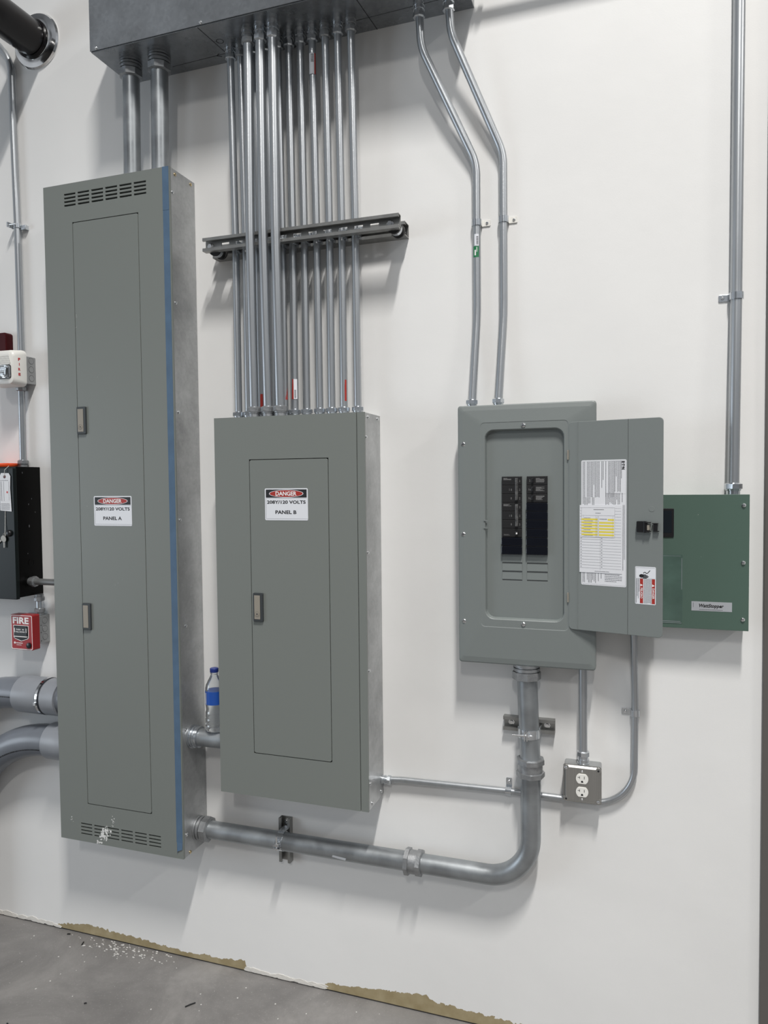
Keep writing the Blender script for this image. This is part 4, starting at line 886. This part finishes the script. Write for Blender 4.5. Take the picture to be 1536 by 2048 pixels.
t = thing('horn_strobe', 'white wall fire horn with clear strobe lens and red FIRE lettering', 'fire alarm', P(-0.17, 0, 2.05))
part('back_box', MB().prism(rrect(-0.222, -0.1195, 2.062, 2.162, 0.003, 3), 0.0, 0.046), JBOX, t, bev=0.0008)
def knockout(x, d, z, parent, ring, disc):
    k = part('knockout', MB().lathe(Vector((x, -d, z)), (1, 0, 0), [(0, 0.0122), (0.0003, 0.0122)], 24), ring, parent)
    part('knockout_disc', MB().lathe(Vector((x+0.0003, -d, z)), (1, 0, 0), [(0, 0.0108), (0.0004, 0.0106)], 24), disc, k)
for z in (2.147, 2.115, 2.083): knockout(-0.1195, 0.021, z, t, JDARK, JBOX)
O = [rrect(-0.243, -0.1165, 2.050, 2.182, 0.018, 7), rrect(-0.243, -0.1165, 2.050, 2.182, 0.018, 7), rrect(-0.241, -0.118, 2.051, 2.181, 0.020, 7), rrect(-0.219, -0.125, 2.054, 2.178, 0.022, 7), rrect(-0.212, -0.128, 2.057, 2.175, 0.022, 7), rrect(-0.206, -0.133, 2.063, 2.170, 0.018, 7)]
hb = part('housing', MB().loops(list(zip(O, (0.046, 0.056, 0.062, 0.088, 0.0955, 0.098))), smooth=True, cap1=True, cap0=True), WHITE, t)
part('grille_panel', MB().prism(rrect(-0.204, -0.140, 2.125, 2.165, 0.006, 4), 0.096, 0.0995), WHITE, t, bev=0.001)
mb = MB()
for k in range(9):
    x = -0.199+k*0.0062
    for j in range(4): mb.prism([(x+j*.0022, 2.157-j*.0075), (x+.0022+j*.0022, 2.157-j*.0075), (x+.0058+j*.0022, 2.151-j*.0075), (x+.0036+j*.0022, 2.151-j*.0075)][::-1], 0.0993, 0.0997)
part('grille_slots', mb, mat('grille_shadow_grey', (0.30, 0.29, 0.27), 0.6), t)
part('strobe_reflector', MB().prism(rrect(-0.191, -0.141, 2.080, 2.119, 0.008, 4), 0.096, 0.1005), REFLECT, t, bev=0.002)
mb = MB(); mb.cyl(P(-0.183, 0.106, 2.098), P(-0.150, 0.106, 2.098), 0.004, 12); mb.box(-0.172, -0.160, 0.1005, 0.110, 2.085, 2.092); mb.box(-0.152, -0.146, 0.1005, 0.112, 2.088, 2.112)
part('strobe_tube', mb, REFLECT, t)
O = [rrect(-0.194, -0.138, 2.076, 2.123, 0.008, 5), rrect(-0.193, -0.139, 2.077, 2.122, 0.008, 5), rrect(-0.188, -0.144, 2.082, 2.117, 0.009, 5)]
part('strobe_lens', MB().loops(list(zip(O, (0.0975, 0.110, 0.116))), cap0=True, cap1=True), LENS, t)
O = [rrect(-0.196, -0.136, 2.074, 2.125, 0.009, 5), rrect(-0.196, -0.136, 2.074, 2.125, 0.009, 5), rrect(-0.193, -0.139, 2.077, 2.122, 0.008, 5), rrect(-0.193, -0.139, 2.077, 2.122, 0.008, 5)]
part('lens_rim', MB().loops(list(zip(O, (0.096, 0.0995, 0.0995, 0.096)))), BEZEL, t)
# FIRE down the right flank, on the sloping side of the housing
for i, chh in enumerate('FIRE'):
    zc = 2.1455-i*0.0180; q = text_mb(chh, 0, 0, 0.0026 if chh == 'I' else 0.0082, 0.0098, 0, 0.05)
    nx, ny = 0.026, -0.007    # direction of the flank from front to back in plan
    L_ = math.hypot(nx, ny); ex = Vector((0.0070, 0.026, 0)).normalized()
    base = Vector((-0.12150, -0.0750, zc))
    q.v = [tuple(base+ex*v[0]+Vector((0, 0, v[2]))+Vector((0.0006, -0.0002, 0))) for v in q.v]
    part('lettering', q, REDTXT, hb)
part('mounting_screw', MB().screw(P(-0.152, 0.094, 2.066), (0, -1, 0), 0.003, 0.003), BEZEL, t)

t = thing('fire_alarm_box', 'dark red enamelled box cut off at the left edge behind the horn', 'fire alarm', P(-0.30, 0, 2.05))
part('housing', MB().prism(rrect(-0.42, -0.2215, 2.11, 2.258, 0.010, 5), 0.0, 0.034), REDD, t, bev=0.004)

t = thing('control_cabinet', 'glossy black wall cabinet at the left edge beside panel A', 'cabinet', P(-0.35, 0, 1.280))
part('enclosure', MB().box(-0.58, -0.1125, 0.0, 0.112, 1.284, 1.757), BLACK, t, bev=0.002)
part('door', MB().prism([(-0.582, 1.279), (-0.1110, 1.279), (-0.1110, 1.752), (-0.582, 1.752)], 0.112, 0.1275), BLACKDOOR, t, bev=0.002)
for z in (1.405, 1.352): part('knockout', MB().lathe(Vector((-0.1125, -0.055, z)), (1, 0, 0), [(0, 0.014), (0.0008, 0.014), (0.0008, 0.012), (0.0002, 0.012)], 24), BLACK, t)
mb = MB(); 
for d, z, s in ((0.085, 1.735, .004), (0.06, 1.62, .004), (0.045, 1.64, .003), (0.06, 1.54, .006), (0.03, 1.59, .003), (0.07, 1.44, .003)):
    mb.add([(-0.1122, -d, z-s), (-0.1122, -d+s*.35, z-s*.3), (-0.1122, -d+s*.2, z+s), (-0.1122, -d-s*.3, z+s*.4)], [(0, 1, 2, 3)])
part('scuff_marks', mb, INKGREY, t)
part('lock_knob', MB().lathe(P(-0.136, 0.1275, 1.518), (0, -1, 0), [(0, 0.012), (0.004, 0.012), (0.008, 0.010), (0.010, 0.006)], 20), BPLAST, t)
t = thing('orange_lid', 'flat round orange plastic lid lying on top of the black cabinet', 'lid', P(-0.245, 0.06, 1.757))
part('lid_disc', MB().lathe(P(-0.245, 0.06, 1.757), (0, 0, 1), [(0, 0.062), (0.003, 0.0645), (0.012, 0.0655), (0.0145, 0.064), (0.0145, 0.058), (0.012, 0.056)], 44), ORANGE, t)
# tag hung by a string, and keys
t = thing('inspection_tag', 'white paper tag hanging by string on the black cabinet front', 'tag', P(-0.145, 0.130, 1.596))
mb = MB(); mb.prism([(-0.172, 1.600), (-0.1205, 1.5965), (-0.1225, 1.640), (-0.1245, 1.68), (-0.122, 1.722), (-0.129, 1.7335), (-0.164, 1.7345), (-0.171, 1.722)], 0.1295, 0.1302)
card = part('card', mb, PAPER, t)
mb = MB(); dashes(mb, -0.168, -0.148, 1.634, 1.704, 0.1305, 0.0048, True, .3, .001, .004); dashes(mb, -0.130, -0.126, 1.636, 1.704, 0.1305, .004, True, .3, .001, .004); dashes(mb, -0.168, -0.127, 1.603, 1.625, 0.1305, 0.005, False, .3, .0015, .005); dashes(mb, -0.168, -0.130, 1.706, 1.7085, 0.1305, .003, False, .5, .004, .01)
part('fine_print', mb, INKGREY, card)
part('eyelet', MB().lathe(P(-0.148, 0.130, 1.721), (0, -1, 0), [(0, 0.0055), (0.001, 0.0055), (0.0012, 0.002)], 18), mat('brown_eyelet', (0.10, 0.03, 0.03), 0.5), card)
part('red_mark', MB().prism([(-0.142, 1.664), (-0.136, 1.661), (-0.134, 1.667), (-0.139, 1.670)], 0.1303, 0.1305), REDTXT, card)
mb = MB().sweep([P(-0.148, 0.132, 1.722), P(-0.143, 0.134, 1.745), P(-0.137, 0.120, 1.760)], 0.0009, 6)
part('string', mb, STRING, t)
t = thing('keys', 'pair of small keys hanging on a string from the white tag', 'keys', P(-0.155, 0.131, 1.470))
part('string', MB().sweep([P(-0.151, 0.1285, 1.600), P(-0.152, 0.130, 1.55), P(-0.1515, 0.133, 1.509)], 0.0010, 6), STRING, t)
KEYM = mat('key_nickel', (0.30, 0.28, 0.25), 0.5, 0.9)
for cx, cz, rot in ((-0.156, 1.497, 0.0), (-0.163, 1.500, 0.9)):
    mb = MB(); poly = ell(0, 0, 0.0095, 0.0115, 16); mb.prism(poly, 0, 0.0018); mb.prism([(-0.003, -0.030), (0.0005, -0.032), (0.003, -0.028), (0.0022, -0.024), (0.003, -0.020), (0.0035, -0.010), (-0.0035, -0.010)], 0, 0.0018)
    cr, sr = math.cos(-rot), math.sin(-rot)
    dd = 0.132 if rot == 0 else 0.1295
    mb.xf(lambda p: Vector((cx+p.x*cr-p.z*sr, p.y-dd, cz+p.x*sr+p.z*cr)))
    part('key', mb, KEYM, t)
part('key_ring', MB().sweep([P(-0.1535+0.006*math.cos(a), 0.133, 1.512+0.006*math.sin(a)) for a in [2*PI*k/16 for k in range(17)]], 0.0008, 6), KEYM, t)

t = thing('fire_pull_station', 'red manual pull station reading FIRE below the black cabinet', 'fire alarm', P(-0.137, 0, 1.086))
part('back_box', MB().prism(rrect(-0.187, -0.0875, 1.104, 1.207, 0.003, 3), 0.0, 0.051), JBOX, t, bev=0.0008)
for z in (1.187, 1.156, 1.126): knockout(-0.0875, 0.024, z, t, JDARK, JBOX)
mb = MB()
for d, z in ((0.043, 1.172), (0.043, 1.145), (0.043, 1.114)): mb.lathe(Vector((-0.0875, -d, z)), (1, 0, 0), [(0, 0.002), (0.0003, 0.002)], 10)
part('screw_hole', mb, INK, t)
O = [rrect(-0.1885, -0.0865, 1.086, 1.216, 0.006, 5), rrect(-0.1885, -0.0865, 1.086, 1.216, 0.006, 5), rrect(-0.1870, -0.0880, 1.0875, 1.2145, 0.006, 5)]
hb = part('housing', MB().loops(list(zip(O, (0.051, 0.0825, 0.0840))), cap0=True, cap1=True), REDP, t)
A_ = rrect(-0.1865, -0.0885, 1.088, 1.214, 0.006, 5); B_ = rrect(-0.1843, -0.0907, 1.0902, 1.2118, 0.005, 5)
part('white_border', MB().loops([(A_, 0.0841), (A_, 0.0845), (B_, 0.0845), (B_, 0.0841)]), WLET, hb)
part('lettering', text_mb('FIRE', -0.1405, 1.1945, 0.074, 0.0245, 0.0843, 0.035), WLET, hb)
rec = [(-0.175, 1.177), (-0.175, 1.132), (-0.170, 1.127), (-0.140, 1.118), (-0.110, 1.127), (-0.105, 1.132), (-0.105, 1.177)]
ins = [(x*0.94-0.0084, 1.148+(z-1.148)*0.94) for x, z in rec]
part('handle_frame', MB().loops([(rec, 0.0840), (rec, 0.0852), (ins, 0.0852), (ins, 0.0842)]), WLET, hb)
part('recess', MB().prism(ins, 0.0840, 0.0844), INK, hb)
hd = part('pull_handle', MB().prism([(-0.1705, 1.138), (-0.1095, 1.138), (-0.1095, 1.1725), (-0.1705, 1.1725)], 0.0845, 0.0885), BPLAST, t, bev=0.001)
mb = MB(); q = text_mb('PUSH   IN', -0.140, 1.1620, 0.036, 0.0052, 0.0886, 0.03); mb.add(q.v, q.f); q = text_mb('PULL DOWN', -0.140, 1.1535, 0.042, 0.0052, 0.0886, 0.03); mb.add(q.v, q.f)
for x in (-0.168, -0.114): mb.prism([(x, 1.151), (x+.003, 1.151), (x+.003, 1.167), (x, 1.167)], 0.0885, 0.0888)
mb.prism([(-0.1695, 1.1345), (-0.1105, 1.1345), (-0.1105, 1.1375), (-0.1695, 1.1375)], 0.0845, 0.0888)
part('lettering', mb, WLET, hd)
mb = MB(); mb.prism(ell(-0.171, 1.1115, 0.004, 0.004, 16), 0.0841, 0.0844); dashes(mb, -0.165, -0.132, 1.1085, 1.1125, 0.0844, 0.0032, False, .9, .002, .006); dashes(mb, -0.163, -0.138, 1.1025, 1.105, 0.0844, .003, False, .6, .002, .005)
part('maker_mark', mb, WLET, hb)
part('lock', MB().lathe(P(-0.1045, 0.0841, 1.1045), (0, -1, 0), [(0, 0.0105), (0.004, 0.0105), (0.005, 0.009)], 22), BPLAST, t)

# PVC elbows into panel A
def pvc(label, pts, rad, coup, group='grey plastic conduits entering panel A'):
    t = thing('plastic_conduit', label, 'conduit', pts[0], group)
    path = fillet(pts, rad, 22); part('tube', MB().sweep(path, 0.057, 40), PVC, t)
    return t
t = pvc('upper of two fat grey plastic conduits entering panel A from the left', [P(0.0745, 0.071, 0.921), P(-0.60, 0.071, 0.921), P(-0.60, 0.071, 0.001)], 0.42, None)
part('coupling', MB().lathe(P(-0.148, 0.071, 0.9205), (1, 0, 0), [(0, 0.058), (0, 0.066), (0.003, 0.0665), (0.107, 0.0665), (0.109, 0.066), (0.109, 0.058)], 44), PVCL, t, label='pale grey plastic coupling')
part('collar', MB().lathe(P(-0.018, 0.071, 0.9205), (1, 0, 0), [(0, 0.058), (0, 0.066), (0.06, 0.066), (0.06, 0.058)], 44), PVCL, t)
mb = MB().lathe(P(-0.036, 0.071, 0.9205), (1, 0, 0), [(0, 0.058), (0, 0.0675), (0.010, 0.0675), (0.010, 0.058)], 44)
bl = part('band_clamp', mb, CHROME, t, label='shiny metal band clamp'); part('clamp_screw', MB().box(-0.037, -0.025, 0.137, 0.144, 0.905, 0.917), CHROME, bl, bev=0.001)
t2 = pvc('lower of two fat grey plastic conduits curving down at the left', [P(0.0745, 0.071, 0.758), P(-0.45, 0.071, 0.757), P(-0.45, 0.071, 0.001)], 0.42, None)
part('collar', MB().lathe(P(-0.022, 0.071, 0.758), (1, 0, 0), [(0, 0.058), (0, 0.064), (0.003, 0.065), (0.09, 0.065), (0.09, 0.058)], 44), PVCL, t2)
# printed line along each pipe
def print_line(parent, fn, a0, a1, n, d_ang, seed):
    rg = random.Random(seed); mb = MB(); s = a0
    while s < a1:
        l = rg.uniform(.003, .007); p = fn(s, d_ang-.03); q = fn(s+l, d_ang-.03); r_ = fn(s+l, d_ang+.05); u_ = fn(s, d_ang+.05)
        mb.add([p, q, r_, u_], [(0, 1, 2, 3)]); s += l+rg.uniform(.001, .003)
    part('printed_line', mb, DARKMARK, parent)
def up_fn(s, a):   # upper pipe surface, s = x position
    R = 0.0573; x = s; zc = 0.921
    if x < -0.18:
        th = math.asin(min(1, (-0.18-x)/0.42)); zc = 0.921-0.42*(1-math.cos(th))
    return (x, -0.071-R*math.cos(a), zc+R*math.sin(a))
print_line(t, up_fn, -0.30, -0.152, 0, -0.02, 3)
def lo_fn(s, a):
    R = 0.0573; c0 = Vector((-0.03, 0, 0.757-0.42)); th = (-0.03-s)/0.42 if s < -0.03 else 0
    rr_ = 0.42+R*math.sin(a)
    if s >= -0.03: return (s, -0.071-R*math.cos(a), 0.758+R*math.sin(a))
    return (c0.x-rr_*math.sin(th), -0.071-R*math.cos(a), c0.z+rr_*math.cos(th))
print_line(t2, lo_fn, -0.25, -0.03, 0, -0.35, 5)
stk = [lo_fn(s, a) for s in (-0.34, -0.32, -0.30, -0.282) for a in (-0.15, 0.1, 0.35)]
stk = [tuple(Vector(p)+Vector((0, -0.0004, 0.0002))) for p in stk]
sk = part('sticker', MB().add(stk, [(i*3+j, i*3+j+3, i*3+j+4, i*3+j+1) for i in range(3) for j in range(2)], True), LABEL, t2)
mb = MB()
for k in range(5):
    a = -0.10+k*.09; p = [Vector(lo_fn(s, aa))+Vector((0, -.0008, .0003)) for s, aa in ((-0.335, a), (-0.29, a), (-0.29, a+.035), (-0.335, a+.035))]; mb.add(p, [(0, 1, 2, 3)])
part('fine_print', mb, INK, sk)
